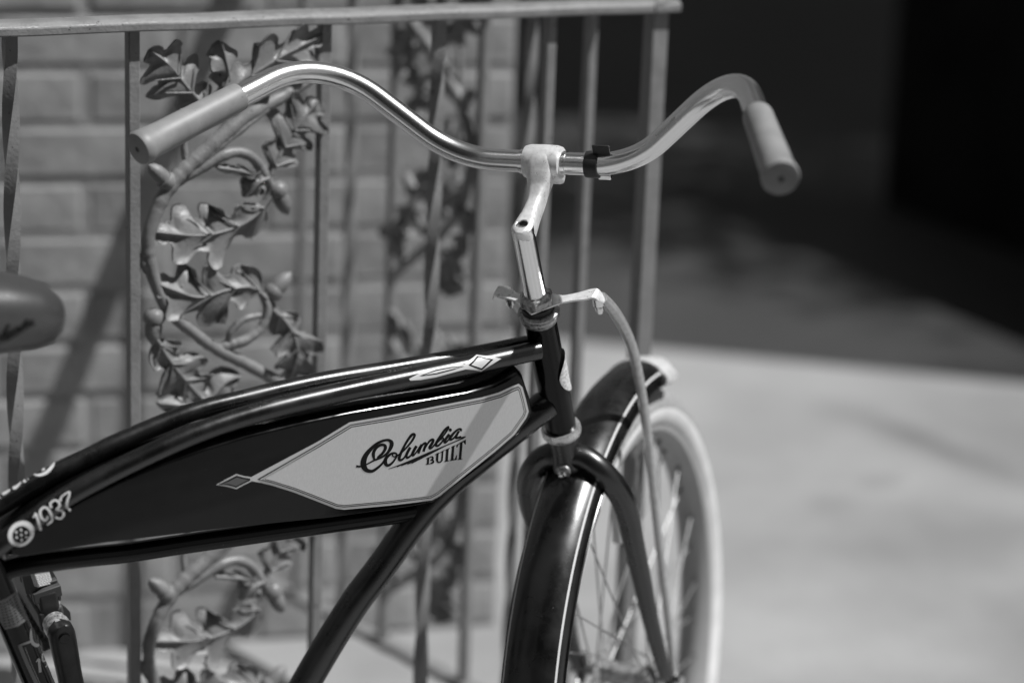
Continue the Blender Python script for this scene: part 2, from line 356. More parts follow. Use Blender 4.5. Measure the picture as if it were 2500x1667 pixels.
# cast oak panel: drawn in the railing plane (metres along the rail, height)
def pq(px, py):
    P = onpl(px, py, RB, N1); return V3((P - RA) @ D1, P[2])
SMALL = [(0, .10), (.12, .34), (.26, .62), (.36, .66), (.43, .50), (.56, .74), (.70, .74), (.82, .50), (.94, .26), (1.02, .0)]
OAK = [(0, .08), (.07, .06), (.12, .26), (.16, .46), (.22, .60), (.30, .62), (.325, .50), (.335, .42), (.38, .37), (.42, .48), (.44, .66), (.50, .92), (.59, 1.0), (.625, .74), (.61, .52), (.64, .47), (.68, .50), (.71, .58), (.77, .82), (.855, .84), (.87, .56), (.87, .40), (.90, .30), (.935, .36), (.97, .34), (1.0, .18), (1.02, .0)]
def leaf(mb, rib, w, k, curl=.012, ph=0., seed=0, base=.006):
    rng = random.Random(seed); R = catmull([V3(*p) for p in rib], 8); L = sum(np.linalg.norm(R[i + 1] - R[i]) for i in range(len(R) - 1))
    cum = np.concatenate([[0], np.cumsum([np.linalg.norm(R[i + 1] - R[i]) for i in range(len(R) - 1)])]) / L
    def at(t):
        P = V3(np.interp(min(t, 1), cum, [p[0] for p in R]), np.interp(min(t, 1), cum, [p[1] for p in R]))
        if t > 1: P = P + unit(R[-1] - R[-2]) * (t - 1) * L
        return P
    def tan(t): return unit(at(min(t + .03, 1)) - at(max(t - .03, 0)))
    arch = rng.uniform(-.004, .010); m = 7
    for sd in (1, -1):
        jit = rng.uniform(-.025, .025); sc = rng.uniform(.9, 1.1)
        out = catmull([V3(x + (jit if 0 < x < 1 else 0), y * sc * (1 + rng.uniform(-.08, .08))) for x, y in (SMALL if k <= 2 else OAK)], 4); n = len(out)
        cl = [rng.uniform(-1, 1) for _ in range(4)]; vs = []
        ys = [o_[1] for o_ in out]
        for o_ in out:
            x, y = max(0., o_[0]), max(0., o_[1]); lobe = min(3, int(x / .26)); c_ = curl * 1.5 * (cl[lobe] if abs(cl[lobe]) > .35 else math.copysign(.5, cl[lobe]))
            xr = max(0., min(1., x - .16 * y)); A = at(xr); B = at(min(x, 1.02)); T = tan(min(x, 1)); Nn = V3(-T[1], T[0]) * sd
            E = B + Nn * w * y
            for j in range(m + 1):
                v = j / m; q = A * (1 - v) + E * v
                h = base + arch * math.sin(PI * x) + .0062 * (1 - v) ** 3 + .0050 * (y - .35) * math.sin(PI * min(1, v * 1.15)) + c_ * y * v ** 2.4 + (.0018 * max(0, 1 - (1 - v) * 5) if y > .3 else 0)
                vs.append((q[0], q[1], h))
        r = m + 1; N = len(vs); bot = [(x_, y_, z_ - .0042) for x_, y_, z_ in vs]; fs = []
        for i in range(n - 1):
            for j in range(m):
                a = i * r + j; fs += [(a, a + 1, a + r + 1, a + r), (N + a, N + a + r, N + a + r + 1, N + a + 1)]
            a = i * r + m; fs.append((a, a + r, N + a + r, N + a))
        mb.add(vs + bot, fs)
    P = [at(t) for t in np.linspace(0, .97, 14)]
    mb.tube([V3(p[0], p[1], base + .0055 + arch * math.sin(PI * t)) for p, t in zip(P, np.linspace(0, .97, 14))], (.0026, .0020, .0012, .0006), 6)
    for t0 in ((.10, .34, .56) if k > 2 else ()):
        for sd in (1, -1):
            xt = t0 + .19; T = tan(min(xt, 1)); A = at(t0); E = at(xt) + V3(-T[1], T[0]) * sd * w * .62
            mb.tube([V3(*(A * (1 - v) + E * v), base + arch * math.sin(PI * t0) + .0052 * (1 - v) + .0032) for v in (0, .35, .7, 1)], (.0011, .0009, .0005), 5)
    return mb
def vine(mb, pts, r, bump=0.0, base=.0, seed=0):
    P = catmull([V3(p[0], p[1], base + (p[2] if len(p) > 2 else 0)) for p in pts], 7)
    rng = random.Random(seed); rr = lerp_list(r, len(P)); rr = [x * (1 + rng.uniform(-.06, .1)) for x in rr]
    return mb.tube(P, rr, 10)
def acorn(mb, c, tip, s=1.0, base=.006):
    c = V3(c[0], c[1], base); d = unit(V3(tip[0], tip[1], base + .001) - c)
    L = .034 * s
    mb.lathe(c, d, [(.001, -.009 * s), (.0065 * s, -.0075 * s), (.0098 * s, -.003 * s), (.0105 * s, .002 * s), (.0093 * s, .0052 * s), (.0068 * s, .0056 * s)], 14)
    mb.lathe(c, d, [(.0078 * s, .004 * s), (.0084 * s, .010 * s), (.0078 * s, .017 * s), (.0055 * s, .023 * s), (.0025 * s, .0262 * s), (.0006, .028 * s)], 14)
    return mb
LEAVES = [  # rib points (pixels of the photograph, laid on the railing plane), half width mm, lobes, seed, phase
    ([(505, 275), (473, 240), (440, 200), (405, 158), (362, 124)], 30, 3.2, 1, .9),
    ([(500, 240), (560, 200), (620, 160), (690, 120), (775, 84)], 25, 3.6, 2, .8),
    ([(548, 225), (546, 180), (538, 140), (530, 100)], 22, 2.0, 12, .9),
    ([(652, 420), (672, 375), (700, 325), (730, 285), (768, 244)], 31, 3.8, 3, .95),
    ([(650, 475), (615, 520), (560, 552), (480, 570), (372, 562)], 31, 3.4, 4, .85),
    ([(640, 724), (600, 694), (545, 698), (470, 718), (380, 690)], 30, 3.5, 5, .8),
    ([(655, 750), (690, 790), (708, 850), (694, 930)], 24, 3.0, 6, .9),
    ([(368, 815), (400, 868), (440, 920), (505, 990)], 29, 3.0, 7, .9),
    ([(470, 1000), (510, 960), (545, 925), (580, 912)], 20, 2.0, 8, .9),
    ([(505, 990), (450, 985), (380, 978)], 16, 2.0, 13, .9),
    ([(520, 405), (570, 412), (618, 426)], 7, 1.0, 9, .5),
    ([(646, 430), (618, 440), (590, 478)], 14, 2.0, 10, .9),
]
VINES = [([(780, 100, 0), (770, 175, .002), (696, 228, .004), (625, 264, .006), (564, 307, .006), (500, 364, .006), (446, 411, .006), (411, 450, .006), (382, 500, .006), (361, 560, .006), (356, 600, .006), (361, 639, .006), (379, 704, .006), (411, 761, .006), (464, 807, .006), (518, 846, .006), (589, 882, .006), (661, 921, .006), (735, 960, .004), (785, 1000, 0)], (.0050, .0065, .008, .0085, .0082, .007, .0068, .0062, .0062, .007, .0066, .006), 0),
    ([(768, 176, 0), (700, 222, .006), (620, 282, .010), (540, 345, .010), (478, 398, .010), (440, 440, .008)], (.002, .003, .0035, .003, .002), 1),
    ([(428, 446, .004), (479, 411, .008), (530, 378, .010), (568, 368, .010), (601, 378, .010), (627, 404, .008), (642, 432, .008), (655, 457, .006), (646, 485, .006), (625, 512, .006)], (.0045, .0062, .0058, .0055, .005, .004), 2),
    ([(530, 848, .004), (560, 836, .008), (595, 822, .010), (629, 793, .010), (643, 750, .010), (632, 714, .008)], (.006, .0058, .005, .0045), 3),
    ([(552, 838, .006), (557, 805, .008), (586, 775, .010), (628, 765, .008)], (.0045, .004, .0035), 4),
    ([(452, 400, .002), (450, 345, 0), (462, 290, -.002), (480, 250, 0)], (.0035, .0035, .003), 5),
    ([(347, 618, .004), (350, 640, .004), (362, 668, .004)], (.0045, .006, .004), 6),
    ([(372, 770, .004), (366, 822, .004), (376, 835, .004)], (.003, .004, .003), 7),
    ([(680, 770, 0), (660, 740, .003), (655, 715, .005)], (.004, .004, .004), 8)]
ACORNS = [((402, 442), (374, 416), 1.05), ((671, 461), (692, 512), 1.1), ((371, 771), (368, 815), 1.1), ((661, 711), (692, 675), 1.05)]
def to_plane(mbx, O, d, nn, zoff, name, parent, mat_):
    vs = [O + d * v[0] + Z * (v[1] + zoff) + nn * v[2] for v in mbx.v]; m = MB(); m.v = [tuple(x) for x in vs]; m.f = mbx.f
    return m.build(name, mat_, parent, angle=60)
def motif(O, d, nn, zoff, sx=1., sh=0.):
    m = MB()
    for pts, r, sd in VINES:
        vine(m, [(pq(p[0], p[1])[0] * sx + sh, pq(p[0], p[1])[1], p[2]) for p in pts], r, seed=sd)
    root = to_plane(m, O, d, nn, zoff, 'scroll_stem', rail, RPAINT)
    for rib, w, k, sd, ph in LEAVES:
        m = MB(); leaf(m, [(pq(*p)[0] * sx + sh, pq(*p)[1]) for p in rib], w / 880 * (.5 + .5 * sx), k, .009, ph, sd)
        to_plane(m, O, d, nn, zoff, 'oak_leaf', root, RPAINT)
    for c, t, s in ACORNS:
        c, t = pq(*c), pq(*t); m = MB(); acorn(m, (c[0] * sx + sh, c[1]), (t[0] * sx + sh, t[1]), s); to_plane(m, O, d, nn, zoff, 'acorn', root, RPAINT)
DZ = pq(388, 430)[1] - pq(378, 1436)[1]
motif(RA, D1, N1, 0)
motif(RA, D1, N1, -DZ)
S2 = (sy(967) - sy(1180)) / (sx(790) - sx(323))
for zo in (.0, -DZ):
    motif(RB, D2, -N2 if N2 @ (CAM - RB) < 0 else N2, zo, S2, sy(967) - sx(790) * S2)

# ------------------------------------------------------------------ bicycle frames
uv = unit(M @ V3(-.1602, -.7905, -.5912)); Lv = M @ V3(-.9364, -.0676, .3443); Lv = unit(Lv - (Lv @ uv) * uv); fv = np.cross(Lv, uv)
O = M @ V3(.0065, -.1278, 2.3257) + CAM                       # point of the steering axis level with the handlebar clamp
PSI = math.radians(31); hv = V3(math.cos(PSI), math.sin(PSI), 0)
nv = unit(np.cross(hv, uv)); nv = nv if nv[1] > 0 else -nv    # to the bicycle's left
tv = unit(np.cross(nv, hv)); tv = tv if tv[2] > 0 else -tv
hf = unit(np.cross(nv, uv)); hf = hf if hf @ hv > 0 else -hf
def st(f, l, c): return O + f * fv + l * Lv + c * uv
def fp(px, py, off=0.): return onpl(px, py, O + nv * off, nv)
def lp(px, py, l=0.):                                         # pixel -> steering plane at lateral offset l, as (f, c)
    P = onpl(px, py, O + Lv * l, Lv) - O; return P @ fv, P @ uv
def axc(py):                                                  # position along the steering axis seen at image row py
    lo, hi = -1.2, .3
    for _ in range(40):
        m_ = (lo + hi) / 2; q = M.T @ (O + uv * m_ - CAM); y = 833.5 + F * q[1] / q[2]
        if y > py: lo = m_
        else: hi = m_
    return (lo + hi) / 2
RAKE = .0498; AXC = -.6805; AX = st(RAKE, 0, AXC)
bike = thing('cruiser_bicycle', (AX[0], AX[1], 0), 'black vintage style cruiser bicycle with silver tank panel and chrome handlebar parked against the railing', 'bicycle')
ch = lambda mb, name, m, par=None, **k: mb.build(name, m, par if par is not None else bike, **k)

# --- frame
FAR = [(-190, 1360), (-90, 1293), (0, 1235), (81, 1186), (138, 1153), (220, 1113), (304, 1073), (464, 1008), (602, 972), (712, 946), (806, 927), (950, 903), (1150, 868), (1286, 841)]
NEAR = [(-160, 1446), (-60, 1371), (34, 1304), (138, 1228), (231, 1174), (360, 1110), (500, 1049), (653, 1001), (806, 964), (950, 933), (1141, 893), (1314, 855)]
tubeL = ch(MB().tube(catmull([fp(x, y, .016) for x, y in FAR], 6), .0091, 28), 'top_tube', ENAMEL)
tubeR = ch(MB().tube(catmull([fp(x, y, -.016) for x, y in NEAR], 6), .0098, 28), 'top_tube', ENAMEL)
HT0, HT1 = axc(776), axc(1043)
headt = ch(MB().tube([O + uv * HT0, O + uv * (HT0 * .5 + HT1 * .5), O + uv * HT1], .0161, 40), 'head_tube', BLACK)
dt = [fp(1338, 984), fp(1300, 1012), fp(1178, 1109), fp(1085, 1188), fp(1018, 1262), fp(930, 1385), fp(855, 1487), fp(746, 1667), fp(600, 1925)]
BBp = fp(330, 2330)
downt = ch(MB().tube(catmull(dt[:-1] + [fp(560, 2000), BBp], 6), .0155, 32), 'down_tube', ENAMEL)
s0, s1 = fp(-90, 1232), fp(94, 1667)
sdir = unit(s1 - s0); BB = s0 + sdir * .56
seatt = ch(MB().tube([s0 - sdir * .02, s0 + sdir * .56], .0145, 32), 'seat_tube', BLACK)
ch(MB().tube([BB - nv * .036, BB + nv * .036], .022, 28), 'bottom_bracket', BLACK)
bt = [(-120, 1437), (-40, 1412), (43, 1382), (200, 1360), (314, 1348), (452, 1327), (600, 1306), (779, 1281), (960, 1256), (1040, 1240)]
ch(MB().tube(catmull([fp(x, y, 0) for x, y in bt], 5), .0098, 24), 'tank_tube', BLACK)
# gusset between the twin tubes and weld collars
ch(MB().add([fp(1300, 846, .014), fp(1250, 857, .016), fp(1262, 872, -.014), fp(1318, 857, -.014), fp(1300, 852, .014), fp(1250, 863, .016), fp(1262, 878, -.014), fp(1318, 863, -.014)], [(0, 1, 2, 3), (4, 5, 6, 7), (0, 1, 5, 4), (1, 2, 6, 5), (2, 3, 7, 6), (3, 0, 4, 7)]), 'gusset_plate', BLACK)

# --- tank
TK = [(1262, 913), (1236, 930), (1208, 943), (1172, 954), (1141, 962), (1050, 978), (950, 994), (857, 1010), (735, 1035), (602, 1067), (500, 1098), (400, 1133), (300, 1174), (200, 1222), (110, 1276), (40, 1330), (30, 1356), (60, 1358), (253, 1326), (452, 1302), (600, 1284), (808, 1264), (1000, 1237), (1057, 1226), (1092, 1201), (1201, 1121), (1256, 1072), (1288, 1030), (1298, 1006), (1292, 975), (1276, 925)]
def inset(P, d):
    out = []; n = len(P)
    for i in range(n):
        a = np.array(P[i - 1], float); b = np.array(P[i], float); c = np.array(P[(i + 1) % n], float)
        e1 = unit(b - a); e2 = unit(c - b); n1 = V3(-e1[1], e1[0]); n2 = V3(-e2[1], e2[0]); m_ = n1 + n2
        m_ = m_ / max(.35, m_ @ m_) * 2 * .5 * 2 if False else m_ / max(.5, (m_ @ m_) / 2)
        out.append(tuple(b + m_ * d))
    return out
def area(P): return sum(P[i - 1][0] * P[i][1] - P[i][0] * P[i - 1][1] for i in range(len(P)))
def grow(P, d): return inset(P, d if area(P) < 0 else -d)      # d > 0 grows
tkf = [tuple(p) for p in TK]
rings = []
for off, g in ((-.0245, -3.2), (-.0241, -1.2), (-.0228, .8), (-.0195, 5), (-.012, 9), (.012, 9), (.0195, 5), (.0228, .8), (.0245, -3.2)):
    rings.append([fp(x, y, -.0245) + nv * (off + .0245) for x, y in [tuple(q) for q in grow(tkf, g)]])
tank = ch(MB().loft(rings), 'tank', BLACK, angle=75)
TKOFF = -.0245
def skin(poly_px, off, mb=None):                              # flat polygon on a plane parallel to the frame, drawn in photo pixels of the frame plane at 'off'
    mb = mb or MB(); n = len(poly_px); mb.add([fp(x, y, 0) + nv * off for x, y in poly_px], [tuple(range(n))]); return mb
# the tank was traced at the frame centre plane; a print traced on its face is moved by the same parallax
def tk(P): 
    out = []
    for x, y in P:
        A = fp(x, y, TKOFF); q = M.T @ (A - nv * TKOFF - CAM); out.append((1250 + F * q[0] / q[2], 833.5 + F * q[1] / q[2]))
    return out

# ------------------------------------------------------------------ decals: prints that follow the surface under them
import mathutils.geometry as mg
def tri2d(poly):
    t = mg.tessellate_polygon([[Vector((x, y, 0)) for x, y in poly]]); return [tuple(a) for a in t]
def bvh_of(objs):
    vs = []; fs = []
    for o in objs:
        b = len(vs); vs += [v.co[:] for v in o.data.vertices]; fs += [tuple(i + b for i in p.vertices) for p in o.data.polygons]
    # parented meshes keep world coordinates in their data
    return BVHTree.FromPolygons(vs, fs)
def decal(polys, objs, name, m, parent, lift=.0004, res=10., bv=None):
    import bmesh
    bv = bv or bvh_of(objs); bm = bmesh.new()
    for poly in polys:
        vv = [bm.verts.new((x, y, 0)) for x, y in poly]
        for a, b, c in tri2d(poly):
            try: bm.faces.new((vv[a], vv[b], vv[c]))
            except ValueError: pass
    for _ in range(6):
        es = [e for e in bm.edges if e.calc_length() > res]
        if not es: break
        bmesh.ops.subdivide_edges(bm, edges=es, cuts=1); bmesh.ops.triangulate(bm, faces=bm.faces)
    bad = []
    for v in bm.verts:
        r = ray(v.co.x, v.co.y); loc, nrm, idx, dist = bv.ray_cast(Vector(CAM), Vector(unit(r)))
        if loc is None: bad.append(v); continue
        nn = nrm if nrm.dot(Vector(r)) < 0 else -nrm
        v.co = loc + nn * lift
    bmesh.ops.delete(bm, geom=bad, context='VERTS')
    me = bpy.data.meshes.new(name); bm.to_mesh(me); bm.free(); me.materials.append(m)
    for p in me.polygons: p.use_smooth = True
    o = bpy.data.objects.new(name, me); C.objects.link(o)
    o.parent = parent; o.matrix_parent_inverse = Matrix(parent_world(parent)).inverted(); return o
def stroke(pts, w, k=6, flat=None):                           # brush stroke polygon(s): pts [(x, y[, width])]
    P = catmull([V3(p[0], p[1], p[2] if len(p) > 2 else w) for p in pts], k); A = []; B = []
    for i in range(len(P)):
        T = P[min(i + 1, len(P) - 1)][:2] - P[max(i - 1, 0)][:2]; T = unit(T); Nn = V3(-T[1], T[0]); h = P[i][2] / 2
        A.append(tuple(P[i][:2] + Nn * h)); B.append(tuple(P[i][:2] - Nn * h))
    return [[A[i], A[i + 1], B[i + 1], B[i]] for i in range(len(P) - 1)]
def tf(polys, ox, oy, s, k=1., dx=0, dy=0): return [[(ox + x / s, oy + y / s) for x, y in p] for p in polys]

tb = bvh_of([tank])
def tdec(polys, name, m, parent, lift): return decal(polys, None, name, m, parent, lift, 40., tb)
PAN = [(612, 1164), (773, 1078.6), (853, 1030), (950, 1013.5), (1063, 991), (1176, 969), (1218, 957), (1252, 941), (1266, 936), (1275, 944), (1283, 972), (1290.5, 1003.7), (1285, 1019), (1256, 1060), (1210, 1100), (1140, 1156), (1073, 1210), (1054, 1220.5), (1000, 1227), (950, 1233), (839, 1243), (819, 1240.5), (717, 1201), (663, 1184), (638, 1178), (612, 1173)]
DIA = [(527, 1182.6), (553, 1168), (576.5, 1156), (595, 1161), (614, 1164), (614, 1174), (595, 1183), (576.5, 1193), (555, 1187)]
outer = tdec([PAN, DIA], 'panel_border', EDGE, tank, .0004)
for d, m, lf in ((-6.0, INK, .0006), (-8.0, EDGE, .0008), (-10.4, INK, .0010), (-12.2, SILVER, .0012)):
    P = [q for q in grow(PAN, d)]
    P = P[:-1] if d < -4 else P
    P[0] = (612 - d * 2.6, 1169)
    tdec([P], 'silver_panel' if m is SILVER else 'pinstripe', m, tank, lf)
tdec([grow(DIA, -3.6)], 'pinstripe', INK, tank, .0006); tdec([grow(DIA, -7.)], 'diamond', DGREY, tank, .0008)

# script lettering
def letters_script():
    out = []
    st_ = lambda pts, w: out.extend(stroke(pts, w))
    st_([(122, 780, 40), (200, 783, 26), (300, 745, 22), (400, 692, 26), (470, 662, 34), (560, 620, 34), (640, 555, 44), (695, 460, 62), (700, 390, 66), (650, 352, 44), (570, 360, 40), (470, 405, 46), (360, 500, 60), (275, 610, 80), (240, 720, 96), (255, 800, 92), (305, 850, 66), (390, 858, 48), (480, 800, 40), (545, 740, 34), (600, 670, 40), (660, 600, 40), (720, 566, 34), (775, 572, 34), (790, 610, 30)], 40)
    st_([(420, 672, 30), (405, 610, 52), (412, 540, 52), (460, 470, 46), (530, 430, 44), (590, 440, 50), (600, 490, 50), (560, 560, 44), (500, 615, 36), (470, 645, 34)], 44)
    st_([(640, 600, 40), (600, 680, 60), (612, 752, 58), (660, 762, 42), (720, 716, 34), (768, 650, 30), (792, 606, 26), (750, 625, 22), (716, 606, 22), (725, 578, 26)], 40)
    st_([(780, 612, 26), (850, 570, 26), (950, 470, 30), (1040, 360, 36), (1080, 280, 40), (1066, 252, 40), (1020, 280, 44), (950, 380, 40), (890, 490, 40), (845, 590, 46), (826, 660, 48), (850, 680, 40), (900, 650, 30), (940, 590, 26)], 34)
    st_([(1010, 470, 46), (975, 530, 46), (945, 600, 46), (955, 640, 40), (1000, 620, 30), (1050, 560, 24), (1112, 450, 44), (1075, 510, 46), (1042, 585, 46), (1060, 600, 36), (1100, 560, 24), (1180, 440, 30)], 40)
    st_([(1200, 420, 44), (1170, 490, 42), (1140, 572, 40)], 40); st_([(1150, 540, 24), (1210, 430, 30), (1250, 400, 34), (1262, 420, 40), (1225, 540, 42)], 38)
    st_([(1235, 510, 24), (1300, 400, 30), (1345, 352, 36), (1385, 345, 42), (1370, 400, 46), (1330, 460, 46), (1330, 488, 40), (1370, 470, 28), (1420, 410, 26)], 38)
    st_([(1400, 440, 26), (1480, 360, 28), (1580, 240, 30), (1635, 150, 30), (1625, 138, 32), (1570, 190, 38), (1500, 290, 40), (1440, 390, 44), (1430, 440, 42), (1470, 440, 34), (1530, 380, 28), (1552, 330, 30), (1530, 312, 26), (1510, 350, 22)], 34)
    st_([(1650, 255, 44), (1600, 320, 44), (1568, 380, 40), (1590, 390, 32), (1640, 340, 24), (1700, 260, 26)], 38)
    out.append([(1665 + 26 * math.cos(a), 185 + 28 * math.sin(a)) for a in np.linspace(0, 2 * PI, 14, endpoint=False)])
    st_([(1838, 205, 40), (1838, 172, 34), (1790, 178, 30), (1720, 240, 40), (1660, 320, 48), (1668, 345, 40), (1720, 320, 28), (1780, 240, 24), (1815, 205, 30)], 34)
    st_([(1800, 215, 36), (1760, 290, 42), (1765, 318, 36), (1840, 296, 30)], 34)
    out.append([(1750, 322), (1840, 280), (1845, 300), (1920, 290), (1918, 304), (1880, 330), (1830, 350), (1600, 446), (1300, 604), (1040, 735), (1032, 738), (1030, 728), (962, 752), (960, 740), (868, 776), (858, 768), (795, 795), (788, 786), (645, 830), (660, 818), (800, 765), (960, 700), (1100, 640), (1300, 553), (1500, 470), (1700, 385), (1850, 322), (1800, 330)])
    return out
def letters_built():
    q = []
    def stem(x0, y0, x1, y1, w): q.append([(x0 - w / 2, y0), (x0 + w / 2, y0 - w * .35), (x1 + w / 2, y1 - w * .15), (x1 - w / 2, y1)])
    stem(1306, 640, 1296, 748, 36); q.append([(1268, 652), (1350, 620), (1350, 634), (1268, 664)]); q.append([(1262, 757), (1350, 742), (1350, 730), (1262, 745)])
    q.extend(stroke([(1335, 628, 14), (1372, 628, 26), (1378, 655, 30), (1345, 680, 14)], 20)); q.extend(stroke([(1335, 684, 14), (1380, 682, 26), (1384, 715, 32), (1335, 738, 14)], 20))
    stem(1456, 570, 1448, 680, 40); q.append([(1416, 586), (1492, 552), (1492, 566), (1416, 600)]); q.extend(stroke([(1448, 670, 40), (1460, 708, 30), (1492, 714, 22), (1525, 690, 26)], 26))
    stem(1540, 534, 1528, 696, 30); q.append([(1502, 550), (1572, 506), (1572, 520), (1502, 564)])
    stem(1620, 500, 1604, 700, 44); q.append([(1584, 512), (1656, 474), (1656, 490), (1584, 528)]); q.append([(1562, 712), (1642, 696), (1642, 684), (1562, 700)])
    stem(1714, 452, 1694, 692, 42); q.append([(1680, 466), (1750, 430), (1750, 446), (1680, 482)]); q.append([(1655, 696), (1770, 676), (1778, 596), (1762, 606), (1738, 662), (1655, 684)])
    stem(1848, 392, 1824, 668, 44); q.append([(1784, 680), (1862, 668), (1862, 655), (1784, 667)]); q.append([(1764, 430), (1922, 342), (1920, 424), (1906, 422), (1880, 386), (1800, 424), (1778, 474), (1764, 472)])
    return q
SC = letters_script()
lift = .0014
def flatdec(polys, ox, oy, s, name, m, parent, lf):
    P = tf(polys, ox, oy, s); fixed = []
    for p in P:
        fixed.append(p)
    return decal(fixed, None, name, m, parent, lf, 60., tb)
flatdec(SC, 850, 1020, 6.72, 'script_lettering', INK, tank, lift)
flatdec(letters_built(), 850, 1020, 6.72, 'block_lettering', INK, tank, lift)

# flash on the near top tube
nb = bvh_of([tubeR])
z5 = lambda P: [(950 + x / 5.227, 820 + y / 5.227) for x, y in P]
FL = z5([(250, 548), (400, 470), (600, 405), (800, 370), (960, 365), (1115, 242), (1280, 262), (1430, 290), (1300, 370), (1170, 452), (1080, 432), (970, 425), (800, 470), (600, 525), (400, 560), (270, 568)])
decal([FL], None, 'flash', PAINTW, tubeR, .0004, 8, nb)
decal([z5([(380, 512), (600, 432), (800, 396), (960, 386), (800, 436), (600, 488), (430, 510)])], None, 'flash_stripe', INK, tubeR, .0006, 8, nb)
decal([z5([(440, 500), (600, 446), (800, 408), (920, 394), (800, 424), (600, 474)])], None, 'flash_stripe', PAINTW, tubeR, .0008, 8, nb)
decal([z5([(1010, 375), (1125, 262), (1225, 282), (1330, 300), (1180, 430), (1090, 400)])], None, 'diamond_outline', INK, tubeR, .0006, 8, nb)
decal([z5([(1045, 370), (1140, 278), (1290, 308), (1175, 408)])], None, 'diamond', PAINTW, tubeR, .0008, 8, nb)
# year and wheel emblem at the rear end of the tubes
z9 = lambda P: [(x / 5.807, 1080 + y / 5.807) for x, y in P]
both = bvh_of([tubeR, tank])
yr = []
yr += stroke([(466, 1062, 16), (492, 1040, 24), (510, 1012, 34), (545, 1120, 36), (574, 1236, 38)], 36)
yr += stroke([(676, 1040, 20), (648, 1096, 26), (592, 1068, 34), (570, 985, 36), (612, 922, 28), (676, 936, 32), (730, 1030, 38), (732, 1105, 30), (664, 1162, 18)], 34)
yr += stroke([(728, 925, 36), (714, 868, 26), (772, 818, 24), (832, 842, 32), (842, 900, 30), (796, 945, 16), (868, 960, 28), (902, 1012, 34), (858, 1072, 26), (776, 1052, 32)], 30)
yr += stroke([(856, 826, 38), (874, 768, 18), (978, 700, 20), (982, 745, 26), (952, 830, 32), (948, 910, 36), (1000, 962, 28)], 28)
decal([z9(p) for p in yr], None, 'year_lettering', PAINTW, tubeR, .0005, 8, both)
ell = lambda cx, cy, a, b, r, n=28: [(cx + a * math.cos(t) * math.cos(r) - b * math.sin(t) * math.sin(r), cy + a * math.cos(t) * math.sin(r) + b * math.sin(t) * math.cos(r)) for t in np.linspace(0, 2 * PI, n, endpoint=False)]
decal([z9(ell(298, 1290, 200, 165, -.7))], None, 'wheel_emblem', PAINTW, tubeR, .0005, 8, both)
decal([z9(ell(300, 1300, 128, 110, -.7))], None, 'wheel_emblem', INK, tubeR, .0008, 8, both)
decal([z9(ell(300 + 78 * math.cos(k * PI / 3 + .5), 1303 + 68 * math.sin(k * PI / 3 + .5), 18, 20, 0, 10)) for k in range(6)] + [z9(ell(300, 1303, 17, 17, 0, 10))], None, 'emblem_spot', EDGE, tubeR, .001, 8, both)
fb_ = bvh_of([tubeL])
fl = [stroke([(480, 432, 12), (560, 438, 34), (660, 400, 44), (740, 320, 40), (778, 262, 14)], 30), stroke([(600, 372, 24), (640, 350, 30)], 24), stroke([(335, 540, 26), (375, 505, 46), (405, 492, 24)], 30),
      stroke([(180, 615, 40), (220, 615, 44), (265, 580, 30), (305, 540, 18)], 34), stroke([(30, 710, 34), (70, 695, 40), (110, 670, 34), (145, 645, 20)], 34), stroke([(-60, 790, 30), (0, 745, 30)], 30)]
decal([[(x, y + 4.5) for x, y in z9(p)] for g in fl for p in g], None, 'year_lettering', PAINTW, tubeL, .0006, 8, fb_)

# seat tube stickers
sb = bvh_of([seatt])
z8 = lambda P: [(x / 4.946, 1350 + y / 4.946) for x, y in P]
decal([z8([(-60, 590), (60, 545), (190, 462), (325, 800), (215, 880), (60, 918), (-10, 800)])], None, 'warning_sticker', PAPER, seatt, .0004, 8, sb)
ln = []
for i in range(9):
    a = i / 9; x0, y0 = -5 + 60 * a, 610 + 300 * a; x1, y1 = 185 + 125 * a, 500 + 300 * a
    for j in range(5):
        t0, t1 = j / 5 + .02, j / 5 + .15; f_ = lambda t: (x0 + (x1 - x0) * t, y0 + (y1 - y0) * t + 26 * math.sin(PI * t))
        ln += stroke([(*f_(t0), 9), (*f_((t0 + t1) / 2), 10), (*f_(t1), 9)], 9, 2)
decal([z8(p) for p in ln], None, 'sticker_print', INK, seatt, .0006, 10, sb)
decal([z8(p) for p in stroke([(380, 815, 6), (372, 900, 18), (368, 980, 30), (385, 1070, 40), (435, 1110, 42), (480, 1090, 20)], 20) + stroke([(218, 1112, 18), (300, 1085, 26), (368, 1062, 26)], 24) + stroke([(240, 1115, 44), (330, 1330, 46), (440, 1568, 46)], 44) + stroke([(300, 1130, 8), (385, 1350, 9), (480, 1568, 9)], 8)], None, 'shield_border', DGREY, seatt, .0005, 8, sb)
decal([z8(p) for p in stroke([(432, 1310, 14), (462, 1275, 26), (470, 1340, 30), (482, 1432, 34)], 26) + stroke([(545, 1290, 16), (515, 1300, 20), (505, 1240, 22), (515, 1188, 18), (540, 1210, 20), (558, 1290, 20), (560, 1350, 16), (540, 1368, 18)], 18)], None, 'year_lettering', PAPER, seatt, .0006, 8, sb)
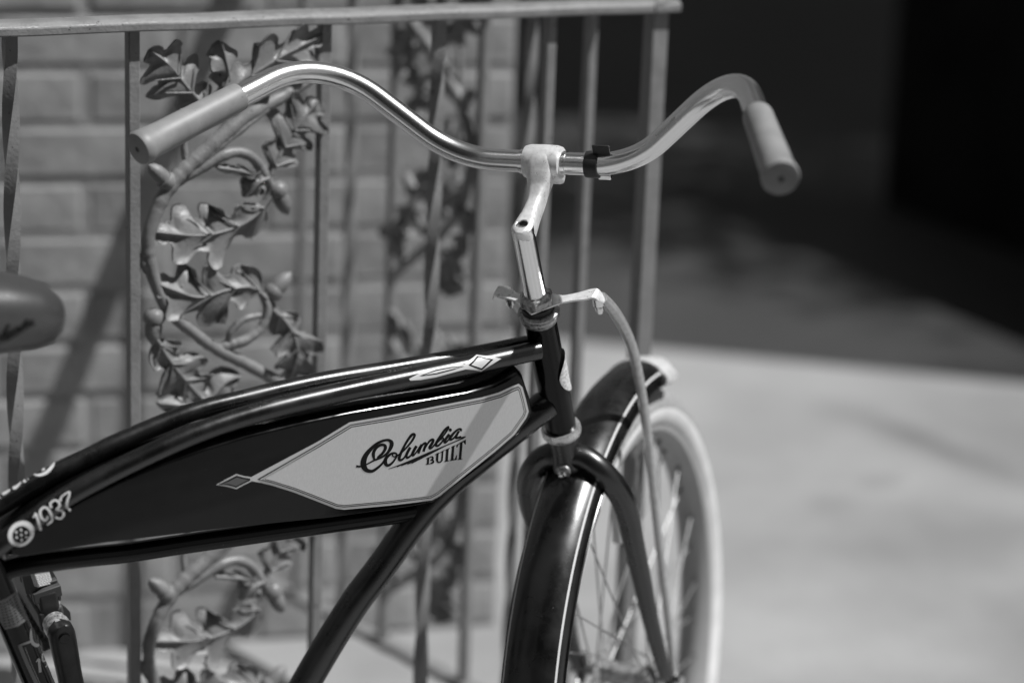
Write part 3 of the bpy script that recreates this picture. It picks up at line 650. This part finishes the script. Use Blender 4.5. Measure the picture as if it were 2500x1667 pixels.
# head badge
bdg = MB(); rr_ = []
PEWTER = mat('pewter', .72, .4, metal=.0, noise=(400, .55, 1.2))
hc = (axc(840) + axc(948)) / 2; bw, bhh = .0185, .026; 
for k in range(1, 10):
    q = k / 9; ring = []
    for a in np.linspace(0, 2 * PI, 44, endpoint=False):
        y = math.sin(a) * q; th = .35 + math.radians(68) * math.cos(a) * q * (1 - .3 * max(0, math.sin(a)))
        rad = .0170 + .0016 * math.exp(-((th - .9) / .6) ** 2) + (.0004 if k % 2 else 0) + (.0005 if k == 8 else 0)
        ring.append(O + uv * (axc(908) + .0235 * y) + rad * (math.cos(th) * hf - math.sin(th) * nv))
    rr_.append(ring)
bdg.loft(rr_, False); bdg.add(rr_[0], [tuple(range(len(rr_[0])))]); badge = ch(bdg, 'head_badge', PEWTER, headt)

# --- headset
def lath(name, m, prof, seg=48, par=None):
    return ch(MB().lathe(O, uv, [(r, c) for r, c in prof], seg, fv), name, m, par, angle=28)
ct = axc(778)
cp = axc(742)
cl = axc(718)
lath('head_cup', DULL, [(.0168, ct - .003), (.0190, ct + .001), (.0203, ct + .003), (.0203, ct + .0062), (.0196, ct + .0068), (.0208, ct + .0072), (.0214, ct + .0088), (.0212, ct + .0100), (.0195, ct + .0112), (.016, ct + .0118)])
lath('bearing_race', BLACKP, [(.0162, ct + .0105), (.0168, ct + .018), (.015, cp)])
mb = MB(); rg = []
for c, r in ((cp + .0018, .0172), (cp + .003, .0182), (cl - .003, .0182), (cl - .0015, .0168), (cl, .0150)):
    rg.append([O + uv * c + r * (math.cos(a) * fv + math.sin(a) * Lv) for a in np.linspace(.3, 2 * PI + .3, 6, endpoint=False)])
mb.loft(rg); ch(mb, 'lock_nut', DULL, angle=20, bevel=.0008)
cb = axc(1046)
SATIN = mat('satin_plate', .72, .3, metal=.7, noise=(200, .8, 1.06, .22, .4))
lath('crown_cup', SATIN, [(.0164, cb + .003), (.0196, cb + .0036), (.0206, cb + .001), (.0206, cb - .004), (.0192, cb - .0068), (.016, cb - .0075)])
lath('fork_steerer', ENAMEL, [(.0145, cb - .006), (.0146, cb - .022), (.0158, cb - .036), (.017, cb - .05), (.012, cb - .058)])

# --- truss bracket: flat plate with two arms, bent tips
pz = cp + .0008
mb = MB(); rings = []
for x in np.linspace(-1, 1, 49):
    l = (.062 if x < 0 else .0535) * x; ax_ = abs(x)
    fc = (.023 if x < 0 else .016) * ax_ ** 1.2; w = .0125 * max(0, 1 - ax_ * 2.6) + .0062 + .0022 * math.exp(-((ax_ - .78) / .13) ** 2)
    if ax_ > .93: w *= math.sqrt(max(.1, 1 - ((ax_ - .93) / .075) ** 2))
    zz = pz + .002 * ax_ - .012 * max(0, ax_ - .9) / .1
    rings.append([st(fc - w, l, zz - .0011), st(fc + w, l, zz - .0011), st(fc + w, l, zz + .0011), st(fc - w, l, zz + .0011)])
mb.loft(rings); tbk = ch(mb, 'truss_bracket', ALLOY, angle=25, bevel=.0006)
# --- truss rods (traced on the right, mirrored to the left)
RODPX = [(1468, 727), (1484, 742), (1502, 765), (1524, 802), (1542, 845), (1554, 893), (1564, 945), (1575, 1015), (1585, 1095), (1600, 1240), (1616, 1383), (1631, 1510), (1643, 1625), (1648, 1668)]
rod = []
for i, (x, y) in enumerate(RODPX):
    l = .051 + .006 * i / (len(RODPX) - 1); f, c = lp(x, y, -l); rod.append((f, l, c))
for sg in (-1, 1):
    P = catmull([st(f, sg * l, c) for f, l, c in rod], 6)
    r_ = ch(MB().tube(P, (.0062, .0060, .0056, .0053, .005, .0046, .004), 16), 'truss_rod', ZINC)
    f0, l0, c0 = rod[0]
    bz = st(f0 - .002, sg * (l0 - .003), c0 - .006)
    ch(MB().lathe(bz, uv, [(.006, .008), (.0062, -.001), (.004, -.002), (.0046, -.003), (.0046, -.008), (.003, -.0085), (.003, -.0115), (.001, -.012)], 12), 'truss_bolt', CHROME, tbk)

# --- fork legs
LEGPX = [(1382, 1112, .0), (1425, 1118, .018), (1468, 1150, .036), (1512, 1204, .050), (1534, 1262, .054), (1546, 1320, .054), (1568, 1420, .053), (1590, 1520, .052), (1620, 1632, .052), (1630, 1652, .052)]
leg = []
for x, y, l in LEGPX:
    f, c = lp(x, y, -l); leg.append((f, l, c))
fork = None
for sg in (-1, 1):
    P = catmull([st(f, sg * l, c) for f, l, c in leg], 6)
    ch(MB().tube(P, (.0135, .0135, .0132, .0128, .012, .011, .0095, .008, .0065), 24), 'fork_leg', ENAMEL)
    ch(MB().box(st(RAKE, sg * .052, AXC + .002), (fv, Lv, uv), (.013, .0022, .016)), 'dropout', BLACK, bevel=.002)
def pyc(py, f):
    lo, hi = -1.2, .3
    for _ in range(40):
        m_ = (lo + hi) / 2; q = M.T @ (O + fv * f + uv * m_ - CAM)
        if 833.5 + F * q[1] / q[2] > py: lo = m_
        else: hi = m_
    return (lo + hi) / 2
bo = st(-.0165, -.001, pyc(1150, -.0165))
ch(MB().lathe(bo, -fv, [(.0078, -.012), (.0078, .0008), (.0070, .0016), (.004, .0018)], 20), 'washer', DULL)
ch(MB().lathe(bo, -fv, [(.0045, .0), (.0045, .0052), (.0032, .006), (.0030, .009), (.001, .0095)], 6), 'crown_bolt', CHROME, angle=20)

SPOKE = mat('dull_spoke', .35, .45, metal=.6)
# --- wheel builder
def wheel(A, fw, ax, upd, front=True):
    RC, rt = .305, .0265
    tyre = MB(); wwl = []; nseg = 120
    def prof(phi0, phi1, n, rr=rt, k=1.): return [(RC + rr * math.cos(t) * k, rr * math.sin(t)) for t in np.linspace(phi0, phi1, n)]
    def spin(mb, pr, closed=False, seg=nseg):
        rings = []
        for a in np.linspace(0, 2 * PI, seg, endpoint=False):
            e = math.cos(a) * fw + math.sin(a) * upd; rings.append([A + e * r + ax * z for r, z in pr])
        n = len(pr); vs = [p for r in rings for p in r]; fs = []
        for i in range(seg):
            b = ((i + 1) % seg) * n; a_ = i * n
            for j in range(n if closed else n - 1): k = (j + 1) % n; fs.append((a_ + j, a_ + k, b + k, b + j))
        mb.add(vs, fs); return mb
    ty = ch(spin(MB(), prof(-1.5, 1.5, 15)), 'tyre', TREAD)
    for sg in (-1, 1): ch(spin(MB(), [(r, sg * z) for r, z in prof(1.5, 2.35, 10)]), 'whitewall', WHITE, ty)
    tr = MB()
    rimp = [(.291, -.0165), (.287, -.0195), (.281, -.0185), (.2755, -.012), (.272, -.004), (.272, .004), (.2755, .012), (.281, .0185), (.287, .0195), (.291, .0165), (.283, 0)]
    rim = ch(spin(tr, rimp, True), 'rim', RIMM, None)
    hub = ch(MB().lathe(A, ax, [(.006, -.05), (.0065, -.038), (.014, -.036), (.0225, -.033), (.0225, -.030), (.013, -.027), (.0115, 0), (.013, .027), (.0225, .030), (.0225, .033), (.014, .036), (.0065, .038), (.006, .05)], 28), 'hub', DULL)
    ch(MB().tube([A - ax * .066, A + ax * .066], .0047, 12), 'axle', DULL, hub)
    for sg in (-1, 1): ch(MB().lathe(A + ax * sg * .058, ax * sg, [(.0088, 0), (.0088, .007), (.006, .009)], 6), 'axle_nut', CHROME, hub, angle=20)
    for i in range(36):
        sg = 1 if i % 2 else -1; a = 2 * PI * i / 36; tw = (.95 if (i // 2) % 2 else -.95); b = a + tw
        P = A + ax * sg * .031 + .0205 * (math.cos(b) * fw + math.sin(b) * upd); Q = A + ax * sg * .003 + .273 * (math.cos(a) * fw + math.sin(a) * upd)
        ch(MB().tube([P, Q], (.00105), 6), 'spoke', SPOKE, rim)
        nr = unit(Q - P); 
        if front: ch(MB().tube([Q - nr * .004, Q + nr * .006], .0026, 8), 'nipple', RUB, rim)
    return rim
rimF = wheel(AX, fv, Lv, uv)
# --- fender
def fender(A, fw, ax, upd, a0, a1, name='fender', shift=0.):
    Rf = .345; A = A - ax * shift; prof = []
    for t in np.linspace(-1, 1, 25):
        prof.append((Rf + .0175 * (1 - abs(t) ** 2.6) - (.006 if abs(t) > .93 else 0) , .0335 * t))
    inner = [(r - .0015, z * .975) for r, z in prof[::-1]]
    pr = prof + inner; rings = []
    nn_ = 110
    for i in range(nn_ + 1):
        a = a0 + (a1 - a0) * i / nn_; e = math.cos(a) * fw + math.sin(a) * upd
        rings.append([A + e * r + ax * z for r, z in pr])
    fo = ch(MB().loft(rings), name, ENAMEL, angle=50)
    for sg in (-1, 1) if name == 'fender' else ():
        mb = MB(); n0 = 100
        vs = []; fs = []
        for i in range(n0 + 1):
            a = a0 + (a1 - a0) * i / n0; e = math.cos(a) * fw + math.sin(a) * upd
            for z in (.0270, .0287):
                r = Rf + .0175 * (1 - abs(z / .0335) ** 2.6) + .0004; vs.append(A + e * r + ax * sg * z)
        for i in range(n0): fs.append((2 * i, 2 * i + 1, 2 * i + 3, 2 * i + 2))
        mb.add(vs, fs); ch(mb, 'pinstripe', PAINTW, fo)
        mb = MB()
        P = [A + (math.cos(a0 + (a1 - a0) * i / 60) * fw + math.sin(a0 + (a1 - a0) * i / 60) * upd) * (Rf - .005) + ax * sg * .0336 for i in range(61)]
        mb.tube(P, .0012, 6); ch(mb, 'rolled_edge', ENAMEL, fo)
    return fo
FA1, FA0 = math.radians(57), math.radians(222)
fend = fender(AX, fv, Lv, uv, FA1, FA0, 'fender', .005)
# chrome tip on the front end of the fender
mb = MB(); rings = []
for i in range(9):
    a = FA1 + math.radians(4) - math.radians(11) * i / 8; e = math.cos(a) * fv + math.sin(a) * uv; sc = 1.04 if i < 6 else 1.04 - .1 * (i - 5)
    rings.append([AX - Lv * .005 + e * (.3465 + .018 * (1 - abs(t) ** 2.6)) + Lv * .0345 * sc * t for t in np.linspace(-1, 1, 17)] + [AX - Lv * .005 + e * (.340 + .018 * (1 - abs(t) ** 2.6)) + Lv * .0335 * sc * t for t in np.linspace(1, -1, 17)])
mb.loft(rings); ch(mb, 'chrome_tip', ALLOY, fend, angle=50)
# fender stays
for sg in (-1, 1):
    for a in (math.radians(196), ):
        e = math.cos(a) * fv + math.sin(a) * uv
        P = [AX + Lv * sg * .056, AX + e * .1 + Lv * sg * .053, AX + e * .344 + Lv * sg * .0395]
        ch(MB().tube(catmull(P, 5), .0024, 8), 'stay', ZINC, fend)
# spoke reflector
rfl = AX + .2 * unit(uv * .92 + fv * .30) ; 
ch(MB().box(rfl, (unit(uv * .92 + fv * .3), Lv, unit(np.cross(Lv, unit(uv * .92 + fv * .3)))), (.032, .006, .014)), 'spoke_reflector', WHITE, rimF, bevel=.003)

# --- stem
q0 = axc(546); cq1 = cp + .001
quill = ch(MB().tube([O + uv * (q0 - .004), O + uv * cq1], .0112, 36), 'quill', CHROME)
CL = st(.080, 0, 0)
def stem_path():
    ct_ = [(-.0112, q0 - .0115, .0030, .0085), (-.0092, q0 - .0112, .0068, .0098), (-.0050, q0 - .0110, .0102, .0106), (.002, q0 - .0110, .0112, .0110), (.012, q0 - .0105, .0102, .0110), (.026, q0 - .0090, .0084, .0108), (.042, q0 - .0060, .0080, .0112), (.056, q0 + .0020, .0100, .0122), (.067, q0 + .0110, .0136, .0142), (.079, .0008, .0156, .0166), (.090, .0004, .0150, .0120), (.0965, .0000, .0120, .0040)]
    return ct_
sp = catmull([V3(*p) for p in []], 3) if False else None
pts = catmull([V3(a, b, w) for a, b, w, d in stem_path()], 5); dd = catmull([V3(d, 0, 0) for a, b, w, d in stem_path()], 5)
mb = MB(); rings = []
for i, p in enumerate(pts):
    a = pts[max(i - 1, 0)]; b = pts[min(i + 1, len(pts) - 1)]; T = unit(V3(b[0] - a[0], b[1] - a[1])); Nn = V3(-T[1], T[0])   # in (f, c)
    ring = []
    for t in np.linspace(0, 2 * PI, 32, endpoint=False):
        ex = 3.3; cs, sn = math.cos(t), math.sin(t); x = math.copysign(abs(cs) ** (2 / ex), cs); y = math.copysign(abs(sn) ** (2 / ex), sn)
        ring.append(st(p[0] + Nn[0] * dd[i][0] * y, p[2] * x, p[1] + Nn[1] * dd[i][0] * y))
    rings.append(ring)
mb.loft(rings); stem = ch(mb, 'stem', ALLOY, angle=50)
cut = MB().lathe(O + uv * (q0 - .0145), uv, [(.0061, 0), (.0061, .03)], 32, fv).build('bolt_cutter', RUB)
bo_ = stem.modifiers.new('hole', 'BOOLEAN'); bo_.object = cut; bo_.operation = 'DIFFERENCE'; bo_.solver = 'EXACT'
dg = bpy.context.evaluated_depsgraph_get(); nm = bpy.data.meshes.new_from_object(stem.evaluated_get(dg)); stem.modifiers.clear(); stem.data = nm
bpy.data.objects.remove(cut)
# clamp barrel
mb = MB().lathe(CL, Lv, [(.0125, -.0195), (.0158, -.0185), (.0172, -.014), (.0176, 0), (.0172, .014), (.0158, .0185), (.0125, .0195)], 36)
ch(mb, 'clamp', ALLOY, stem)
ear = MB().box(st(.088, 0, -.021), (unit(fv * .75 + uv * .66), Lv, unit(fv * .66 - uv * .75)), (.006, .013, .014)); ch(ear, 'clamp_ear', ALLOY, stem, bevel=.004)
ch(MB().tube([CL - Lv * .024, CL + Lv * .024], .0121, 30), 'clamp_sleeve', CHROME, stem)
# bolt recess at the foot of the stem, facing the rider
bn = uv
bc = O + uv * (q0 - .0085)
mb = MB(); mb.loft([[bc + uv * z + r * (math.cos(a) * fv + math.sin(a) * Lv) for a in np.linspace(0, 2 * PI, 32, endpoint=False)] for r, z in ((.0060, -.004), (.0060, .0072), (.0057, .0072), (.0057, -.004))], closed_path=True)
ch(mb, 'hole_shade', RUB, stem)  # dark sleeve added to colour in the shade inside the bolt hole
ch(MB().lathe(bc, bn, [(.0051, -.004), (.0051, .0014), (.0040, .0022), (.0026, .0022), (.0024, -.001), (.0002, -.0012)], 24), 'stem_bolt', CHROME, stem)

# --- handlebar
def fillet(Ps, rads, k=10):
    out = [Ps[0]]
    for i in range(1, len(Ps) - 1):
        a, b, c = Ps[i - 1], Ps[i], Ps[i + 1]; d1, d2 = unit(a - b), unit(c - b); th = math.acos(np.clip(d1 @ d2, -1, 1)); r = rads[i - 1]
        cut = min(r / math.tan(th / 2), .48 * np.linalg.norm(a - b), .48 * np.linalg.norm(c - b)); r = cut * math.tan(th / 2)
        cen = b + unit(d1 + d2) * (r / math.sin(th / 2)); s, e = b + d1 * cut, b + d2 * cut
        v0, v1 = unit(s - cen), unit(e - cen); om = math.acos(np.clip(v0 @ v1, -1, 1))
        for j in range(k + 1):
            t = j / k; out.append(cen + r * (math.sin((1 - t) * om) * v0 + math.sin(t * om) * v1) / math.sin(om))
    out.append(Ps[-1]); return out
B1 = .0921; B2 = V3(-.0038, .2128, .1198); B3 = V3(-.2198, .3060, .1453)
cP = lambda s, v: CL + v[0] * fv + s * v[1] * Lv + v[2] * uv
K = [CL + Lv * B1 * 0, CL + Lv * B1, cP(1, B2), cP(1, B3)]
K2 = [cP(-1, B3), cP(-1, B2), CL - Lv * B1, CL + Lv * B1, cP(1, B2), cP(1, B3)]
path = fillet(K2, (.105, .11, .11, .105), 14)
hb = ch(MB().tube(path, .0111, 36), 'handlebar', CHROME)
for sg in (1, -1):
    G1 = cP(sg, B3); G0 = cP(sg, B2 + .466 * (B3 - B2)); d = unit(G1 - G0); L_ = np.linalg.norm(G1 - G0)
    up_ = uv
    g = ch(MB().lathe(G0, d, [(.0118, -.001), (.0136, 0), (.0140, .004), (.0143, .04), (.0150, .085), (.0150, L_ - .012), (.0163, L_ - .009), (.0166, L_ - .003), (.0155, L_), (.006, L_ + .0012), (.0028, L_ + .0010), (.0026, L_ - .003)], 36), 'grip', GRIP, hb)
    ch(MB().lathe(G0, d, [(.0026, L_ + .0004), (.0001, L_ + .0006)], 16), 'grip_hole', RUB, g)
# reflector strap on the right of the stem
c1 = CL - Lv * .0455 * 1.13
ch(MB().lathe(c1, Lv, [(.0112, -.0068), (.0130, -.0066), (.0133, -.005), (.0133, .005), (.0130, .0066), (.0112, .0068)], 36), 'strap', BLACKP, hb)
def small(px, py, w, h, l, name, m, th=.002):
    P = onpl(px, py, CL - Lv * l, Lv) ; return P
c2 = CL - Lv * .062
ch(MB().box(c2 + uv * .0165, (Lv, uv, fv), (.0088, .0062, .0012)), 'reflector_tab', BLACKP, hb, bevel=.0008)
ch(MB().box(c2 - uv * .0125, (Lv, uv, fv), (.0065, .003, .004)), 'reflector_screw', CHROME, hb, bevel=.001)
hbv = bvh_of([hb])
z3 = lambda P: [(1400 + x / 3.92, 100 + y / 3.92) for x, y in P]
decal([z3([(778, 900), (868, 820), (966, 726), (968, 752), (890, 830), (795, 920)])], None, 'bar_sticker', PAINTW, hb, .0003, 6, hbv)

# --- saddle
mb = MB(); rings = []
tip = fp(152, 762); bdir = unit(-hv * 1.0 + tv * .10)
for i, (s, w, hh, dz) in enumerate([(0.0, .006, .006, -.002), (.004, .018, .016, -.001), (.012, .026, .023, 0), (.03, .033, .029, .001), (.06, .037, .033, .002), (.10, .042, .036, .003), (.15, .062, .040, .004), (.20, .098, .044, .006), (.25, .118, .047, .010), (.28, .110, .044, .012), (.295, .07, .03, .012)]):
    c = tip + bdir * s + tv * dz; ring = []
    for t in np.linspace(0, 2 * PI, 36, endpoint=False):
        ex = 2.5; cs, sn = math.cos(t), math.sin(t); x = math.copysign(abs(cs) ** (2 / ex), cs); y = math.copysign(abs(sn) ** (2 / ex), sn)
        ring.append(c + nv * w * x * (1 if y > -.2 else .94) + tv * hh * y * (1 if y > 0 else 1.12))
    rings.append(ring)
mb.loft(rings); saddle = ch(mb, 'saddle', LEATHER, angle=70)
sdb = bvh_of([saddle])
decal([[(x * .078 - 62, y * .078 + 780 - .09 * (x * .078)) for x, y in [(p[0], p[1]) for p in poly]] for poly in SC], None, 'saddle_script', INK, saddle, .0006, 12, sdb)
ch(MB().tube([s0 - sdir * .01, s0 - sdir * .14], .0127, 24), 'seat_post', CHROME)
for sg in (-1, 1):
    hel = [tip + bdir * .24 + nv * sg * .06 - tv * (.035 + .06 * t) + .018 * (math.cos(t * 6 * PI) * hv + math.sin(t * 6 * PI) * nv) for t in np.linspace(0, 1, 70)]
    ch(MB().tube(hel, .0022, 6), 'saddle_spring', CHROME, saddle)

# --- crank and pedals
EY = fp(150, 1546, .078); cdir = unit(BB + nv * .078 - EY)
def crank(E, B, side):
    d = unit(B - E); a = MB(); w = .0125; perp = unit(np.cross(nv, d)); rings = []
    L_ = np.linalg.norm(B - E)
    for s, hw, hd in ((-.013, .006, .007), (-.009, .0115, .0075), (0, .0135, .008), (.012, .0135, .008), (.05, .0125, .007), (L_ * .7, .014, .007), (L_, .019, .009), (L_ + .012, .014, .009)):
        c = E + d * s; ring = []
        for t in np.linspace(0, 2 * PI, 20, endpoint=False):
            cs, sn = math.cos(t), math.sin(t); x = math.copysign(abs(cs) ** .7, cs); y = math.copysign(abs(sn) ** .7, sn); ring.append(c + perp * hw * x + nv * hd * y)
        rings.append(ring)
    a.loft(rings); cr = ch(a, 'crank_arm', DULL if side > 0 else DULL, angle=60); cr.data.materials[0] = BLACKC
    ch(MB().lathe(E + nv * side * .004, nv * side, [(.0133, 0), (.0133, .011), (.0118, .013), (.0118, .018)], 28), 'pedal_boss', DULL, cr)
    ch(MB().lathe(E - nv * side * .0078, -nv * side, [(.0058, 0), (.0058, .0012), (.005, .0018)], 24), 'axle_end', BLACKC, cr)
    return cr
BLACKC = mat('black_oxide', .016, .38, metal=.3, noise=(60, .7, 1.5))
def pedal(E, side, dn):
    t = nv * side; dn = unit(dn); fwp = unit(np.cross(dn, t))
    c = E + t * .072
    bodyp = MB().box(c, (t, dn, fwp), (.046, .0325, .010)); pd = ch(bodyp, 'pedal', BLACKP, bevel=.003)
    for sg in (-1, 1):
        mb = MB()
        for k in range(9): mb.box(c + dn * sg * .030 + t * (-.042 + .0105 * k), (t, dn, fwp), (.0032, .0065, .0145))
        ch(mb, 'tread_block', RUB, pd, bevel=.001)
    ch(MB().box(c - dn * .0 + t * (-.026) - hv * .0, (t, dn, fwp), (.02, .012, .013)), 'bearing_housing', RUB, pd, bevel=.003)
    ch(MB().tube([E + t * .012, E + t * .03], .0085, 20), 'pedal_axle', DULL, pd)
    return pd, c
cr1 = crank(EY, BB + nv * .078, 1)
pd, pc = pedal(EY, 1, unit(sdir * .9 - hv * .15))
# reflector and its bracket
z8p = lambda x, y, off: fp(x / 4.946, 1350 + y / 4.946, off)
mb = MB(); A_ = [z8p(400, 205, .105), z8p(590, 185, .118), z8p(648, 372, .118), z8p(470, 415, .105)]
nrm = unit(np.cross(A_[1] - A_[0], A_[3] - A_[0])); nrm = nrm if nrm @ (CAM - A_[0]) > 0 else -nrm
A_[2] = A_[3] + (A_[2] - A_[3]) - nrm * ((A_[2] - A_[0]) @ nrm)
rpx = lambda x, y, d=0.: onpl(x / 4.946, 1350 + y / 4.946, A_[0] - nrm * d, nrm)
mb.add(A_ + [p - nrm * .006 for p in A_], [(0, 1, 2, 3), (4, 5, 6, 7), (0, 1, 5, 4), (1, 2, 6, 5), (2, 3, 7, 6), (3, 0, 4, 7)])
refl = ch(mb, 'pedal_reflector', mat('reflector_plastic', .45, .25, noise=(900, .6, 1.3)), pd, bevel=.001)
for i in range(9):
    for j in range(6):
        a = (i + .5 + .25 * (j % 2)) / 9.6; b = (j + .5) / 6; P = (A_[0] * (1 - b) + A_[1] * b) * (1 - a) + (A_[3] * (1 - b) + A_[2] * b) * a
        if (i + j) % 2 == 0: pass
mb = MB()
for i in range(8):
    for j in range(5):
        a = (i + .6) / 8.4; b = (j + .5 + (.25 if i % 2 else -.05)) / 5.4; P = (A_[0] * (1 - b) + A_[1] * b) * (1 - a) + (A_[3] * (1 - b) + A_[2] * b) * a
        mb.ball(P, .0007, seg=6)
o = ch(mb, 'reflector_bead', PAINTW, refl); o['kind'] = 'stuff'
fr = [rpx(385, 150, .004), rpx(590, 120, .004), rpx(690, 300, .004), rpx(742, 462, .004), rpx(742, 575, .004), rpx(715, 575, .004), rpx(690, 470, .004), rpx(468, 525, .004), rpx(440, 400, .004)]
nf = len(fr)
ch(MB().add(fr + [p - nrm * .016 for p in fr], [tuple(range(nf)), tuple(range(nf, 2 * nf))] + [(i, (i + 1) % nf, nf + (i + 1) % nf, nf + i) for i in range(nf)]), 'reflector_housing', BLACKP, pd, bevel=.001)
ch(MB().add([rpx(510, 452, .003), rpx(655, 412, .003), rpx(680, 448, .003), rpx(530, 492, .003)] + [rpx(510, 452, .0042), rpx(655, 412, .0042), rpx(680, 448, .0042), rpx(530, 492, .0042)], [(0, 1, 2, 3), (4, 5, 6, 7), (0, 1, 5, 4), (1, 2, 6, 5), (2, 3, 7, 6), (3, 0, 4, 7)]), 'housing_slot', RUB, pd)
bk = [rpx(525, 540, .002), rpx(690, 490, .002), rpx(715, 590, .002), rpx(800, 650, .002), rpx(852, 705, .002), rpx(866, 810, .002), rpx(700, 830, .002), rpx(600, 900, .002), rpx(535, 720, .002)]
nk = len(bk)
ch(MB().add(bk + [p - nrm * .003 for p in bk], [tuple(range(nk)), tuple(range(nk, 2 * nk))] + [(i, (i + 1) % nk, nk + (i + 1) % nk, nk + i) for i in range(nk)]), 'pedal_bracket', BLACKC, pd, bevel=.001)
scw = rpx(630, 590, .001); ch(MB().lathe(scw, nrm, [(.0052, 0), (.0052, .004), (.003, .0055), (.0028, .008)], 14), 'pedal_screw', DULL, pd)
EY2 = BB - nv * .078 + (BB + nv * .078 - EY)
crank(EY2, BB - nv * .078, -1); pedal(EY2, -1, V3(0, 0, -1))
ch(MB().lathe(BB - nv * .058, nv, [(.082, -.0015), (.086, -.0012), (.086, .0012), (.082, .0015), (.03, .0015), (.03, -.0015)], 60), 'chainring', CHROME)
# --- rear end (left of the frame)
RW = AX - hv * 1.12 * 1.0; rfd = hv
RW = BB - hv * .53; RW = V3(RW[0], RW[1], .332); RW = RW
# keep the rear wheel in the frame plane
RW = RW - nv * ((RW - O) @ nv)
wheel(RW, hv, nv, tv, False)
for sg in (-1, 1):
    ch(MB().tube([BB + nv * sg * .03, BB - hv * .12 + nv * sg * .045 , RW + nv * sg * .058], .008, 14), 'chain_stay', BLACK)
    ch(MB().tube([s0 + nv * sg * .012, s0 * .5 + RW * .5 + nv * sg * .045, RW + nv * sg * .058], .0075, 14), 'seat_stay', BLACK)
fr_ = fender(RW, hv, nv, tv, math.radians(10), math.radians(195), 'rear_fender'); fr_.name = 'fender'
ks = BB + nv * .04 - hv * .03
ch(MB().tube(catmull([ks, ks + V3(-.12, .02, 0) * .3 + nv * .06 - V3(0, 0, .12), V3(ks[0], ks[1], .005) + V3(nv[0], nv[1], 0) * .10 - hv * .12], 6), .007, 12), 'kickstand', CHROME)
ch(MB().tube([BB - nv * .058 + tv * .084, RW - nv * .058 + tv * .03], .003, 6), 'chain', DULL)
ch(MB().tube([BB - nv * .058 - tv * .084, RW - nv * .058 - tv * .03], .003, 6), 'chain', DULL)
print('BB', BB, 'RW', RW, 'EY', EY, 's0', s0, 'tip', tip, 'headtube', HT0, HT1)
